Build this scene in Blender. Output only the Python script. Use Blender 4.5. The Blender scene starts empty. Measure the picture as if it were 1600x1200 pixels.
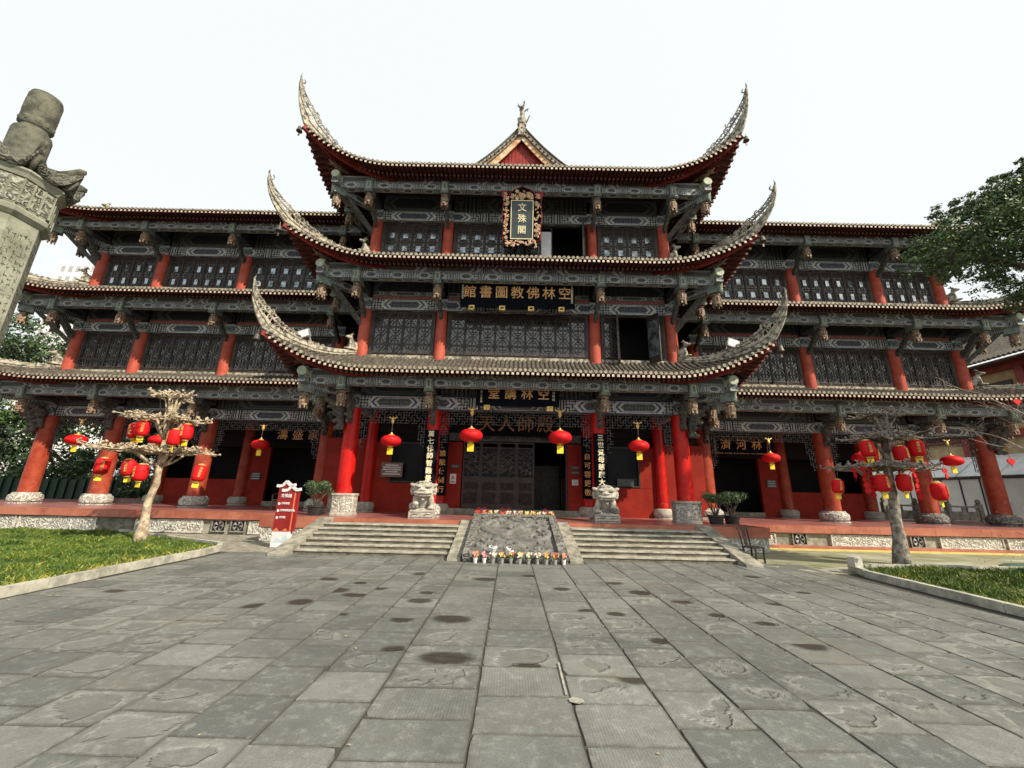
import bpy, bmesh, math, random
from mathutils import Vector, Matrix
sc = bpy.context.scene
COL = sc.collection
R = math.radians
# ---------------------------------------------------------------- camera
def make_camera():
    p, y, r = R(15.293), R(-.095), R(1.333)
    fw = Vector((math.sin(y)*math.cos(p), math.cos(y)*math.cos(p), math.sin(p)))
    rt = Vector((math.cos(y), -math.sin(y), 0)); up = rt.cross(fw)
    r2 = rt*math.cos(r)+up*math.sin(r); u2 = -rt*math.sin(r)+up*math.cos(r)
    cd = bpy.data.cameras.new('camera'); co = bpy.data.objects.new('camera', cd); COL.objects.link(co)
    m = Matrix((r2, u2, -fw)).transposed().to_4x4(); m.translation = Vector((-.19, 0, 1.9))
    co.matrix_world = m
    cd.sensor_width = 36; cd.lens = 621.7/1600*36; cd.clip_start = .05; cd.clip_end = 2000
    sc.camera = co
make_camera()
# ---------------------------------------------------------------- light
SUN_EL, SUN_AZ = R(38), R(52)      # azimuth measured from straight behind the camera towards the right
tosun = Vector((math.sin(SUN_AZ)*math.cos(SUN_EL), -math.cos(SUN_AZ)*math.cos(SUN_EL), math.sin(SUN_EL)))
w = bpy.data.worlds.new('World'); sc.world = w; w.use_nodes = True
nt = w.node_tree; nt.nodes.clear()
wo = nt.nodes.new('ShaderNodeOutputWorld'); bg = nt.nodes.new('ShaderNodeBackground')
sky = nt.nodes.new('ShaderNodeTexSky'); sky.sky_type = 'NISHITA'; sky.sun_disc = False
sky.sun_elevation = SUN_EL; sky.sun_rotation = math.atan2(tosun.x, tosun.y)
sky.dust_density = 6; sky.air_density = 1.2
mx = nt.nodes.new('ShaderNodeMix'); mx.data_type = 'RGBA'; mx.inputs[0].default_value = .86
mx.inputs[7].default_value = (7.1, 7.4, 7.25, 1)
nt.links.new(sky.outputs[0], mx.inputs[6]); nt.links.new(mx.outputs[2], bg.inputs[0])
bg.inputs[1].default_value = .105
nt.links.new(bg.outputs[0], wo.inputs[0])
sl = bpy.data.lights.new('sun', 'SUN'); sl.energy = 4.7; sl.angle = R(.6); sl.color = (1, .87, .68)
so = bpy.data.objects.new('sun', sl); COL.objects.link(so); so.rotation_euler = (-tosun).to_track_quat('-Z', 'Y').to_euler()
so.location = (20, -20, 30)
sc.view_settings.view_transform = 'Standard'; sc.view_settings.look = 'None'
sc.view_settings.exposure = .52; sc.view_settings.gamma = 1
# ---------------------------------------------------------------- node helper and materials
class NT:
    def __init__(s, name):
        s.m = bpy.data.materials.new(name); s.m.use_nodes = True; s.t = s.m.node_tree
        s.b = s.t.nodes['Principled BSDF']
    def n(s, k): return s.t.nodes.new(k)
    def L(s, a, b):
        if isinstance(a, (int, float)): b.default_value = a
        elif isinstance(a, tuple): b.default_value = a if len(a) == 4 else (a+(1,) if len(b.default_value) == 4 else a)
        else: s.t.links.new(a, b)
    def math(s, op, a, b=0.0, c=None):
        n = s.n('ShaderNodeMath'); n.operation = op; s.L(a, n.inputs[0]); s.L(b, n.inputs[1])
        if c is not None: s.L(c, n.inputs[2])
        return n.outputs[0]
    def mix(s, f, a, b, mode='MIX'):
        n = s.n('ShaderNodeMix'); n.data_type = 'RGBA'; n.blend_type = mode
        s.L(f, n.inputs[0]); s.L(a, n.inputs[6]); s.L(b, n.inputs[7]); return n.outputs[2]
    def noise(s, scale, detail=4, rough=.6, vec=None, dist=0):
        n = s.n('ShaderNodeTexNoise'); n.inputs['Scale'].default_value = scale
        n.inputs['Detail'].default_value = detail; n.inputs['Roughness'].default_value = rough
        n.inputs['Distortion'].default_value = dist
        s.L(vec if vec is not None else s.obj(), n.inputs['Vector']); return n.outputs[0]
    def obj(s):
        if not hasattr(s, '_g'): s._g = s.n('ShaderNodeNewGeometry').outputs['Position']
        return s._g
    def scaled(s, vec, sx, sy, sz):
        n = s.n('ShaderNodeVectorMath'); n.operation = 'MULTIPLY'; s.L(vec, n.inputs[0]); n.inputs[1].default_value = (sx, sy, sz); return n.outputs[0]
    def ramp(s, f, pts):
        n = s.n('ShaderNodeValToRGB'); e = n.color_ramp.elements
        while len(e) < len(pts): e.new(.5)
        for i, (p, c) in enumerate(pts): e[i].position = p; e[i].color = c+(1,) if len(c) == 3 else c
        s.L(f, n.inputs[0]); return n.outputs[0]
    def step(s, x, lo, hi):
        n = s.n('ShaderNodeMapRange'); n.interpolation_type = 'SMOOTHSTEP'; s.L(x, n.inputs[0]); n.inputs[1].default_value = lo; n.inputs[2].default_value = hi; return n.outputs[0]
    def bump(s, h, strength=.4, dist=.02):
        n = s.n('ShaderNodeBump'); n.inputs['Strength'].default_value = strength; n.inputs['Distance'].default_value = dist
        s.L(h, n.inputs['Height']); s.t.links.new(n.outputs[0], s.b.inputs['Normal'])
    def uv(s):
        n = s.n('ShaderNodeUVMap'); n.uv_map = 'UVMap'; x = s.n('ShaderNodeSeparateXYZ'); s.L(n.outputs[0], x.inputs[0]); return n.outputs[0], x.outputs[0], x.outputs[1]
    def attr(s, name):
        n = s.n('ShaderNodeAttribute'); n.attribute_name = name; return n
    def rand(s):
        return s.n('ShaderNodeObjectInfo').outputs['Random']
    def out(s, col=None, rough=.7, metal=0, spec=.4):
        if col is not None: s.L(col, s.b.inputs['Base Color'])
        s.L(rough, s.b.inputs['Roughness']); s.L(metal, s.b.inputs['Metallic']); s.b.inputs['Specular IOR Level'].default_value = spec
        return s.m

M = {}
def plain(name, a, b, scale=3, rough=.7, bump=.3, bscale=None, spec=.4, dist=.02, lo=.35, hi=.65, metal=0):
    t = NT(name); f = t.step(t.noise(scale, 6, .65), lo, hi)
    c = t.mix(f, a, b)
    if bump: t.bump(t.noise(bscale or scale*6, 5, .7), bump, dist)
    M[name] = t.out(c, rough, metal, spec); return M[name]
plain('tile_grey', (.022, .020, .018), (.13, .115, .092), 9, .85, .5, 30)
plain('tile_end', (.10, .09, .075), (.40, .35, .27), 9, .8, .3)
plain('rafter_red', (.045, .008, .006), (.12, .026, .019), 4, .7, .3)
plain('rafter_end', (.30, .24, .19), (.62, .56, .46), 12, .8, .2)
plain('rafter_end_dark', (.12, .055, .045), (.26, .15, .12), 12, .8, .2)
plain('board_red', (.17, .012, .008), (.30, .026, .016), 2, .5, .15)
plain('ridge_plaster', (.085, .082, .072), (.42, .39, .31), 6, .88, .6, 25, lo=.38, hi=.60)
plain('dark_ceiling', (.012, .016, .022), (.028, .034, .04), 3, .8, .1)
plain('carved_grey', (.035, .037, .034), (.13, .125, .11), 9, .7, .6, 30, dist=.03)
plain('lotus_brown', (.07, .035, .02), (.34, .25, .17), 14, .6, .5, 25, dist=.03)
plain('jade_green', (.095, .12, .11), (.19, .225, .20), 6, .6, .2)
plain('jade_light', (.26, .32, .24), (.42, .46, .34), 8, .6, .2)
plain('wood_dark', (.014, .010, .009), (.048, .036, .030), 6, .5, .3, 40)
plain('wood_lattice', (.022, .018, .016), (.088, .077, .068), 8, .55, .3, 40)
plain('fret_dark', (.03, .03, .032), (.14, .137, .13), 8, .6, .2)
plain('shade_black', (.004, .004, .005), (.008, .007, .008), 2, .9, 0)  # near black: the shade of rooms and openings is put into the colour
plain('fascia_red', (.11, .014, .010), (.22, .030, .022), 2, .6, .15, spec=.15)
plain('wall_red', (.19, .013, .007), (.25, .021, .011), 1.5, .6, .1, spec=.15)
plain('door_black', (.008, .007, .007), (.02, .016, .015), 5, .35, .2)
plain('stone_light', (.27, .26, .225), (.46, .44, .385), 5, .85, .6, 22, dist=.03)
plain('stone_marble', (.30, .29, .26), (.60, .585, .53), 5, .8, .5, 14, dist=.03)
plain('stone_step', (.15, .145, .115), (.33, .32, .27), 3.5, .85, .5, 30)
plain('stone_carved', (.085, .085, .08), (.17, .168, .158), 3, .75, .2, 30, dist=.01)
plain('stone_pillar', (.17, .185, .14), (.30, .315, .255), 2.2, .85, .4, 22)
plain('stone_pillar_dark', (.045, .048, .036), (.13, .135, .105), 4, .9, .7, 18, dist=.03)
plain('terrace_red', (.24, .085, .08), (.35, .145, .135), 1.2, .32, .1)
plain('granite_red', (.26, .075, .045), (.40, .15, .095), .9, .5, .15, 40)
plain('gold', (.45, .27, .06), (.80, .56, .2), 9, .4, .2, metal=.3)
plain('gold_text', (.52, .25, .08), (.75, .45, .18), 12, .45, .1)
plain('cream_text', (.75, .68, .42), (.85, .8, .6), 12, .5, 0)
plain('board_black', (.003, .004, .008), (.006, .007, .011), 4, .8, .05, spec=.05)
plain('board_slate', (.035, .05, .055), (.05, .068, .072), 4, .4, .05)
plain('lantern_yellow', (.75, .52, .02), (.85, .66, .04), 6, .6, 0)
plain('paper_white', (.62, .62, .64), (.76, .76, .78), 4, .6, 0)
plain('sign_red', (.22, .012, .012), (.27, .018, .018), 3, .35, 0)
plain('sign_orange', (.6, .16, .06), (.66, .2, .08), 3, .4, 0)
plain('plant_pot', (.015, .015, .015), (.03, .03, .03), 5, .5, 0)
plain('white_pot', (.6, .55, .58), (.78, .74, .76), 5, .5, 0)
plain('kerb_stone', (.24, .245, .21), (.46, .45, .39), 3.2, .85, .5, 25)
plain('soil', (.06, .045, .03), (.12, .09, .05), 4, .95, .6, 20)
plain('bark_sunlit_tan', (.24, .19, .13), (.55, .47, .34), 7, .85, .7, 25, dist=.03)  # left lantern tree, sunlight put into the bark colour
plain('bark_shaded_grey', (.10, .09, .078), (.36, .325, .28), 7, .85, .7, 25, dist=.03)  # right lantern tree, its shade put into the bark colour
plain('bark_brown', (.04, .03, .022), (.10, .08, .06), 7, .9, .6, 25)
plain('bronze', (.05, .05, .045), (.12, .11, .09), 9, .5, .2, metal=.5)
plain('wall_yellow', (.42, .31, .16), (.56, .44, .26), 1.5, .8, .15)
plain('wall_cream', (.42, .38, .32), (.52, .48, .42), 1.5, .8, .1)
plain('far_wall', (.70, .70, .70), (.78, .78, .78), .3, .8, 0)  # far tower: haze put into the pale wall and window colours
plain('far_window', (.32, .34, .36), (.45, .46, .47), .3, .5, 0)
plain('wood_chair', (.10, .07, .05), (.19, .14, .10), 9, .45, .2)
plain('metal_grey', (.25, .25, .25), (.36, .36, .35), 8, .45, .1, metal=.3)
plain('green_cover', (.05, .09, .07), (.09, .14, .11), 8, .6, .3)
plain('fence_green', (.004, .022, .012), (.008, .035, .018), 3, .6, .1)
for nm, a, b in (('petal_pink', (.75, .25, .3), (.85, .5, .5)), ('petal_yellow', (.8, .6, .12), (.85, .75, .4)), ('petal_red', (.6, .03, .02), (.75, .1, .05)), ('petal_white', (.75, .72, .6), (.85, .83, .78)), ('petal_orange', (.75, .25, .05), (.85, .42, .15)), ('leaf_green', (.03, .08, .02), (.07, .14, .04))):
    plain(nm, a, b, 20, .7, 0)

def red_paint(name, a, b, rough, wear):
    t = NT(name); f = t.step(t.noise(2.2, 5, .6), .35, .7); c = t.mix(f, a, b)
    z = t.n('ShaderNodeSeparateXYZ'); t.L(t.obj(), z.inputs[0])
    s = t.noise(7, 6, .75); k = t.step(s, .66, .72); c = t.mix(t.math('MULTIPLY', k, wear), c, (.55, .36, .28)); k2 = t.math('MULTIPLY', t.math('SUBTRACT', 1, t.step(z.outputs[2], 1.2, 2.6)), t.step(t.noise(5, 6, .8), .50, .64)); c = t.mix(t.math('MULTIPLY', k2, .35+.3*wear), c, (.36, .20, .16)); v_ = t.noise(3, 5, .7, t.scaled(t.obj(), 6, 6, .5)); c = t.mix(t.math('MULTIPLY', t.step(v_, .5, .75), .4), c, tuple(q*.35 for q in a))
    t.bump(t.noise(14, 4), .15, .01); M[name] = t.out(c, rough, 0, .22)
red_paint('column_red', (.40, .006, .005), (.50, .014, .010), .32, .1)
red_paint('column_faded', (.25, .034, .016), (.35, .070, .034), .45, .45)
red_paint('column_upper', (.34, .055, .032), (.44, .10, .065), .6, .6)

def pattern(name, P, Lc, line, base, c1, c2, vs=4.5):
    """painted beam: nested hexagonal cartouches between fields of ring ornament; UV in units of the beam's height"""
    t = NT(name); uv, u, v = t.uv()
    um = t.math('SUBTRACT', t.math('FLOORED_MODULO', t.math('ADD', u, P/2), P), P/2)
    a = t.math('ABSOLUTE', um); b = t.math('ABSOLUTE', t.math('SUBTRACT', v, .5))
    h = t.math('MAXIMUM', t.math('DIVIDE', t.math('ADD', a, t.math('MULTIPLY', b, 1.0)), Lc), t.math('DIVIDE', b, .40))
    def ln(x, c, wd): return t.math('SUBTRACT', 1, t.step(t.math('ABSOLUTE', t.math('SUBTRACT', x, c)), wd*.5, wd))
    e1 = ln(h, 1.0, .10); e2 = ln(h, .76, .075)
    vo = t.n('ShaderNodeTexVoronoi'); vo.inputs['Scale'].default_value = vs; vo.inputs['Randomness'].default_value = .25
    cb = t.n('ShaderNodeCombineXYZ'); t.L(u, cb.inputs[0]); t.L(v, cb.inputs[1]); t.L(cb.outputs[0], vo.inputs['Vector'])
    d = vo.outputs['Distance']
    rings = t.math('MAXIMUM', ln(d, .34, .10), ln(d, .12, .09))
    outside = t.step(h, 1.02, 1.04)
    end = t.step(a, P/2-.42, P/2-.40)
    stripes = ln(t.math('FRACT', t.math('MULTIPLY', a, 5.0)), .5, .22)
    rings = t.mix(end, rings, stripes)
    inner = t.math('LESS_THAN', h, .78)
    col = t.mix(inner, c2, c1)
    inn = t.mix(t.math('MULTIPLY', ln(d, .34, .08), .35), col, line)
    field = t.mix(rings, base, line)
    c = t.mix(outside, inn, field)
    c = t.mix(t.math('MAXIMUM', e1, e2), c, line)
    edge = t.math('GREATER_THAN', b, .455); c = t.mix(edge, c, c2)
    dirt = t.step(t.noise(4, 6, .7), .3, .75); c = t.mix(t.math('MULTIPLY', dirt, .45), c, t.mix(.5, base, (.12, .11, .095)))
    t.bump(t.noise(30, 3), .15, .01)
    M[name] = t.out(c, .65, 0, .3)
pattern('paint_architrave', 6.3, 1.9, (.58, .60, .58), (.024, .031, .039), (.020, .025, .060), (.045, .072, .076), 4.2)
pattern('paint_architrave_blue', 6.3, 1.9, (.62, .63, .60), (.024, .031, .040), (.05, .055, .065), (.014, .030, .20), 4.2)
pattern('paint_purlin', 3.4, .85, (.56, .59, .58), (.040, .051, .059), (.030, .040, .060), (.075, .10, .10), 3.2)
pattern('paint_upper_board', 7, 2.8, (.50, .52, .51), (.036, .045, .052), (.07, .068, .068), (.05, .075, .075), 4.5)
pattern('paint_red_strip', 2.6, .55, (.45, .30, .25), (.30, .025, .02), (.25, .03, .03), (.33, .03, .02), 4)
pattern('paint_beam_dark', 5, 1.6, (.12, .13, .13), (.022, .028, .036), (.018, .024, .04), (.03, .045, .05), 5)

def glass(name, col, rough, metal, ior):
    t = NT(name); t.b.inputs['IOR'].default_value = ior; f = t.noise(2.6 if metal else .9, 3)
    M[name] = t.out(t.mix(t.step(f, .35, .65), tuple(x*(.35 if metal else 1) for x in col), tuple(min(1, x*1.3+.004) for x in col)), rough, metal, .5)
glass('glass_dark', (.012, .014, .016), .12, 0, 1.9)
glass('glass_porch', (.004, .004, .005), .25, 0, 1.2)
glass('glass_bright', (.31, .35, .38), .10, .75, 1.5)
glass('canopy_sheet', (.66, .68, .68), .35, 0, 1.5)

def relief(name, a, b, scale, strength=1.0):
    t = NT(name); n = t.noise(scale, 4, .55, dist=1.2); vo = t.n('ShaderNodeTexVoronoi'); vo.feature = 'SMOOTH_F1'; vo.inputs['Scale'].default_value = scale*1.3
    dd = t.n('ShaderNodeVectorMath'); dd.operation = 'ADD'; t.L(t.obj(), dd.inputs[0]); q = t.n('ShaderNodeTexNoise'); q.inputs['Scale'].default_value = scale*.7
    qq = t.n('ShaderNodeVectorMath'); qq.operation = 'SCALE'; qq.inputs['Scale'].default_value = .35; t.L(t.obj(), q.inputs['Vector']); t.L(q.outputs['Color'], qq.inputs[0]); t.L(qq.outputs[0], dd.inputs[1])
    t.L(dd.outputs[0], vo.inputs['Vector'])
    h = t.math('PINGPONG', t.math('MULTIPLY', vo.outputs['Distance'], 3.0), .5)
    c = t.mix(t.step(t.math('ADD', t.math('MULTIPLY', h, 1.0), t.math('MULTIPLY', n, .5)), .25, .7), a, b)
    t.bump(t.math('ADD', h, n), strength, .06); M[name] = t.out(c, .8, 0, .35)
relief('relief_marble', (.26, .255, .23), (.56, .55, .50), 5)
relief('relief_grey', (.075, .075, .07), (.21, .205, .19), 4.2)
relief('relief_pillar_dark', (.035, .037, .03), (.15, .155, .125), 7, .8)
relief('relief_pillar', (.09, .095, .075), (.30, .315, .26), 6)
relief('relief_wood', (.018, .014, .012), (.07, .052, .042), 10)
relief('relief_gold', (.015, .012, .012), (.55, .34, .20), 7)

def paving():
    t = NT('paving_slab'); uv, u, v = t.uv()
    rnd = t.attr('slab'); rs = t.n('ShaderNodeSeparateColor'); t.L(rnd.outputs['Color'], rs.inputs[0])
    st = t.attr('stain'); ss = t.n('ShaderNodeSeparateColor'); t.L(st.outputs['Color'], ss.inputs[0])
    off = t.n('ShaderNodeVectorMath'); off.operation = 'SCALE'; off.inputs['Scale'].default_value = 40; t.L(rnd.outputs['Color'], off.inputs[0])
    ps = t.n('ShaderNodeVectorMath'); ps.operation = 'ADD'; t.L(t.obj(), ps.inputs[0]); t.L(off.outputs[0], ps.inputs[1]); pv = ps.outputs[0]
    n1 = t.noise(2.3, 6, .65); n2 = t.noise(9, 6, .7, pv); n3 = t.noise(60, 3, .7); n4 = t.noise(2.1, 4, .5, pv, dist=.6)
    base = t.mix(rs.outputs[0], (.108, .120, .116), (.205, .218, .206))
    base = t.mix(t.math('MULTIPLY', t.step(n1, .38, .68), .35), base, (.10, .105, .092))
    base = t.mix(t.math('MULTIPLY', t.step(n2, .48, .72), .5), base, (.30, .325, .315))
    base = t.mix(t.math('MULTIPLY', t.step(n3, .42, .75), .45), base, (.07, .07, .062))
    n5 = t.noise(.45, 5, .65, dist=.4); base = t.mix(t.math('MULTIPLY', t.step(n5, .45, .62), .38), base, (.060, .066, .066)); n6 = t.noise(.33, 4, .6, t.scaled(t.obj(), 1, 1.7, 1)); base = t.mix(t.math('MULTIPLY', t.step(n6, .54, .68), .25), base, (.215, .195, .155))  # broad dark areas, then warm patches that paint sunlight into the stone colour
    # a worn layer: inside the contour the stone has flaked, its rim throws a thin dark and pale line
    worn = t.math('GREATER_THAN', rs.outputs[2], .55)
    mu = t.math('MULTIPLY', t.math('MULTIPLY', u, t.math('SUBTRACT', 1, u)), 4); mv = t.math('MULTIPLY', t.math('MULTIPLY', v, t.math('SUBTRACT', 1, v)), 4)
    field = t.math('ADD', t.math('MULTIPLY', t.math('MULTIPLY', mu, mv), .30), t.math('MULTIPLY', n4, .9))
    lvl = t.math('ADD', .60, t.math('MULTIPLY', rs.outputs[1], .12))
    hollow = t.math('MULTIPLY', t.step(t.math('SUBTRACT', field, lvl), -.03, .03), worn)
    ring = t.math('MULTIPLY', t.math('SUBTRACT', 1, t.step(t.math('ABSOLUTE', t.math('SUBTRACT', field, lvl)), .003, .014)), worn)
    soft = t.math('MULTIPLY', t.math('SUBTRACT', 1, t.step(t.math('ABSOLUTE', t.math('SUBTRACT', field, t.math('SUBTRACT', lvl, .04))), .0, .07)), worn)
    base = t.mix(t.math('MULTIPLY', hollow, .22), base, t.mix(t.math('GREATER_THAN', rs.outputs[0], .5), (.23, .245, .23), (.07, .075, .068)))
    base = t.mix(t.math('MULTIPLY', t.math('MULTIPLY', soft, t.step(n2, .35, .6)), .4), base, (.29, .30, .275))
    base = t.mix(t.math('MULTIPLY', t.math('MULTIPLY', ring, t.step(n1, .50, .62)), .7), base, (.045, .043, .036))
    em = t.math('MINIMUM', mu, mv); base = t.mix(t.math('MULTIPLY', t.math('SUBTRACT', 1, t.step(t.math('ADD', em, t.math('MULTIPLY', t.math('SUBTRACT', n2, .5), .5)), .0, .16)), .4), base, (.075, .072, .06))
    # wet stain at its own centre
    eu = t.math('SUBTRACT', t.math('ADD', u, t.math('MULTIPLY', t.math('SUBTRACT', n2, .5), .22)), ss.outputs[0]); ev = t.math('SUBTRACT', t.math('ADD', v, t.math('MULTIPLY', t.math('SUBTRACT', n1, .5), .2)), ss.outputs[1])
    e = t.math('SQRT', t.math('ADD', t.math('MULTIPLY', eu, eu), t.math('MULTIPLY', ev, ev)))
    k = t.math('MULTIPLY', t.math('SUBTRACT', 1, t.step(t.math('DIVIDE', e, t.math('MAXIMUM', ss.outputs[2], .001)), .6, 1.15)), t.math('GREATER_THAN', ss.outputs[2], .01))
    base = t.mix(t.math('MULTIPLY', k, .85), base, (.022, .018, .014))
    rough = t.math('SUBTRACT', t.math('ADD', .36, t.math('MULTIPLY', n2, .4)), t.math('MULTIPLY', k, .12))
    # tooled grooves on some slabs
    wv = t.math('SINE', t.math('MULTIPLY', u, 190)); gr = t.math('MULTIPLY', wv, t.math('MULTIPLY', t.math('LESS_THAN', rs.outputs[2], .30), .055))
    t.bump(t.math('ADD', t.math('ADD', t.math('MULTIPLY', n2, .5), t.math('MULTIPLY', n3, .3)), t.math('ADD', gr, t.math('MULTIPLY', hollow, -1.2))), .85, .014)
    M['paving_slab'] = t.out(base, rough, 0, .45)
paving()
def mottled():
    t = NT('court_floor'); n = t.noise(.9, 6, .7); n2 = t.noise(.35, 4, .6, t.scaled(t.obj(), 1, 3, 1))
    c = t.mix(t.step(n, .35, .65), (.19, .20, .11), (.28, .28, .19)); c = t.mix(t.math('MULTIPLY', t.step(n2, .5, .62), .7), c, (.42, .42, .36))
    t.bump(t.noise(20, 5), .3, .02); M['court_floor'] = t.out(c, .75, 0, .4)
    t = NT('grass_blade'); uv, u, v = t.uv(); n = t.noise(1.3, 4, .6); at = t.attr('tint'); s = t.n('ShaderNodeSeparateColor'); t.L(at.outputs['Color'], s.inputs[0])
    c = t.mix(t.step(n, .35, .65), (.028, .068, .012), (.11, .16, .022)); c = t.mix(s.outputs[1], c, (.42, .36, .07)); c = t.mix(t.math('MULTIPLY', s.outputs[0], .5), c, (.10, .20, .03))
    M['grass_blade'] = t.out(c, .6, 0, .3)
    for nm, a, b, c2 in (('foliage_fresh', (.035, .070, .030), (.085, .15, .055), (.20, .28, .10)), ('foliage_dark', (.022, .050, .024), (.055, .105, .042), (.13, .20, .07)), ('foliage_mid', (.03, .07, .025), (.07, .13, .04), (.14, .2, .07))):
        t = NT(nm); at = t.attr('tint'); s = t.n('ShaderNodeSeparateColor'); t.L(at.outputs['Color'], s.inputs[0])
        c = t.mix(s.outputs[0], a, b); c = t.mix(t.step(s.outputs[1], .7, 1.0), c, c2)
        M[nm] = t.out(c, .5, 0, .4)
mottled()
def silk():
    t = NT('lantern_red'); f = t.noise(5, 3); t.bump(t.noise(40, 3), .2, .005); M['lantern_red'] = t.out(t.mix(f, (.46, .004, .007), (.62, .010, .014)), .62, 0, .25)
    t = NT('plaza_grout'); M['plaza_grout'] = t.out(t.mix(t.noise(8, 4), (.03, .03, .026), (.07, .066, .055)), .95)
silk()
# ---------------------------------------------------------------- mesh builder
class MB:
    def __init__(s): s.v = []; s.f = []; s.m = []; s.uv = []
    def face(s, idx, mat=0, uv=None):
        s.f.append(idx); s.m.append(mat)
        s.uv += uv if uv else [(s.v[i][0], s.v[i][2]) for i in idx]
    def poly(s, pts, mat=0, uv=None):
        n = len(s.v); s.v += [tuple(p) for p in pts]; s.face(tuple(range(n, n+len(pts))), mat, uv)
    def box(s, x0, x1, y0, y1, z0, z1, mat=0, band=False, mats=None):
        """band: UV in units of the height, centred along the longer horizontal side"""
        if x0 > x1: x0, x1 = x1, x0
        if y0 > y1: y0, y1 = y1, y0
        n = len(s.v)
        s.v += [(x0, y0, z0), (x1, y0, z0), (x1, y1, z0), (x0, y1, z0), (x0, y0, z1), (x1, y0, z1), (x1, y1, z1), (x0, y1, z1)]
        cx, cy, h = (x0+x1)/2, (y0+y1)/2, max(z1-z0, 1e-4)
        for q in ((0, 1, 5, 4), (1, 2, 6, 5), (2, 3, 7, 6), (3, 0, 4, 7), (4, 5, 6, 7), (3, 2, 1, 0)):
            idx = tuple(n+i for i in q); uv = None
            if band:
                if q in ((4, 5, 6, 7), (3, 2, 1, 0)):
                    dy = max(y1-y0, 1e-4)
                    if x1-x0 >= y1-y0: uv = [((s.v[i][0]-cx)/dy, (s.v[i][1]-y0)/dy) for i in idx]
                    else: uv = [((s.v[i][1]-cy)/(x1-x0), (s.v[i][0]-x0)/(x1-x0)) for i in idx]
                elif q in ((0, 1, 5, 4), (2, 3, 7, 6)): uv = [((s.v[i][0]-cx)/h, (s.v[i][2]-z0)/h) for i in idx]
                else: uv = [((s.v[i][1]-cy)/h, (s.v[i][2]-z0)/h) for i in idx]
            s.face(idx, mat, uv)
    def bar(s, a, b, w, h=None, mat=0, up=(0, 0, 1)):
        """rectangular bar from a to b"""
        a = Vector(a); b = Vector(b); h = h or w; d = (b-a)
        L = d.length
        if L < 1e-6: return
        d /= L; up = Vector(up)
        if abs(d.dot(up)) > .98: up = Vector((0, 1, 0)) if abs(d.y) < .9 else Vector((1, 0, 0))
        sx = d.cross(up).normalized(); sz = sx.cross(d)
        n = len(s.v)
        for p in (a, b):
            for i, j in ((-1, -1), (1, -1), (1, 1), (-1, 1)): s.v.append(tuple(p+sx*i*w/2+sz*j*h/2))
        k = L/max(w, h)
        for i in range(4):
            j = (i+1) % 4
            s.face((n+i, n+j, n+4+j, n+4+i), mat, [(-k/2, 0), (-k/2, 1), (k/2, 1), (k/2, 0)])
        s.face((n+3, n+2, n+1, n), mat, [(0, 0), (1, 0), (1, 1), (0, 1)]); s.face((n+4, n+5, n+6, n+7), mat, [(0, 0), (1, 0), (1, 1), (0, 1)])
    def tube(s, pts, rad, n=6, mat=0, cap=True):
        pts = [Vector(p) for p in pts]; m = len(pts)
        if isinstance(rad, (int, float)): rad = [rad]*m
        base = len(s.v); prev = None
        for i, p in enumerate(pts):
            d = (pts[min(i+1, m-1)]-pts[max(i-1, 0)]).normalized()
            if prev is None:
                a = Vector((0, 0, 1)) if abs(d.z) < .9 else Vector((1, 0, 0)); sx = d.cross(a).normalized()
            else: sx = (prev-d*prev.dot(d)).normalized()
            prev = sx; sy = d.cross(sx)
            for k in range(n):
                t = 2*math.pi*k/n; s.v.append(tuple(p+(sx*math.cos(t)+sy*math.sin(t))*rad[i]))
        for i in range(m-1):
            for k in range(n):
                a = base+i*n+k; b = base+i*n+(k+1) % n; s.face((a, b, b+n, a+n), mat)
        if cap:
            s.face(tuple(base+k for k in reversed(range(n))), mat); s.face(tuple(base+(m-1)*n+k for k in range(n)), mat)
    def lathe(s, c, prof, n=24, mat=0, flat=None, rot=0):
        c = Vector(c); base = len(s.v)
        for (r, z) in prof:
            for k in range(n):
                t = 2*math.pi*(k+rot)/n; s.v.append((c.x+r*math.cos(t), c.y+r*math.sin(t), c.z+z))
        for i in range(len(prof)-1):
            for k in range(n):
                a = base+i*n+k; b = base+i*n+(k+1) % n; s.face((a, b, b+n, a+n), mat)
        s.face(tuple(base+k for k in reversed(range(n))), mat); s.face(tuple(base+(len(prof)-1)*n+k for k in range(n)), mat)
    def prism(s, poly, y0, y1, mat=0):
        """polygon in the xz plane given thickness in y"""
        n = len(s.v); m = len(poly)
        s.v += [(x, y0, z) for x, z in poly]+[(x, y1, z) for x, z in poly]
        s.face(tuple(range(n, n+m)), mat); s.face(tuple(reversed(range(n+m, n+2*m))), mat)
        for i in range(m):
            j = (i+1) % m; s.face((n+j, n+i, n+m+i, n+m+j), mat)
    def xform(s, mtx, start=0):
        for i in range(start, len(s.v)): s.v[i] = tuple(mtx @ Vector(s.v[i]))
    def build(s, name, mats, parent=None, smooth=False, angle=None, attrs=None):
        me = bpy.data.meshes.new(name); me.from_pydata(s.v, [], s.f)
        if not isinstance(mats, (list, tuple)): mats = [mats]
        for m in mats: me.materials.append(M[m] if isinstance(m, str) else m)
        me.polygons.foreach_set('material_index', s.m)
        ul = me.uv_layers.new(name='UVMap'); flat = [c for q in s.uv for c in q]; ul.data.foreach_set('uv', flat)
        if attrs:
            for nm, vals in attrs.items():
                at = me.color_attributes.new(nm, 'FLOAT_COLOR', 'CORNER'); at.data.foreach_set('color', vals)
        if smooth:
            me.polygons.foreach_set('use_smooth', [True]*len(me.polygons))
            if angle is not None:
                try: me.set_sharp_from_angle(angle=R(angle))
                except Exception: pass
        me.update(); me.validate()
        o = bpy.data.objects.new(name, me); COL.objects.link(o)
        if parent: o.parent = parent
        return o
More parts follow.
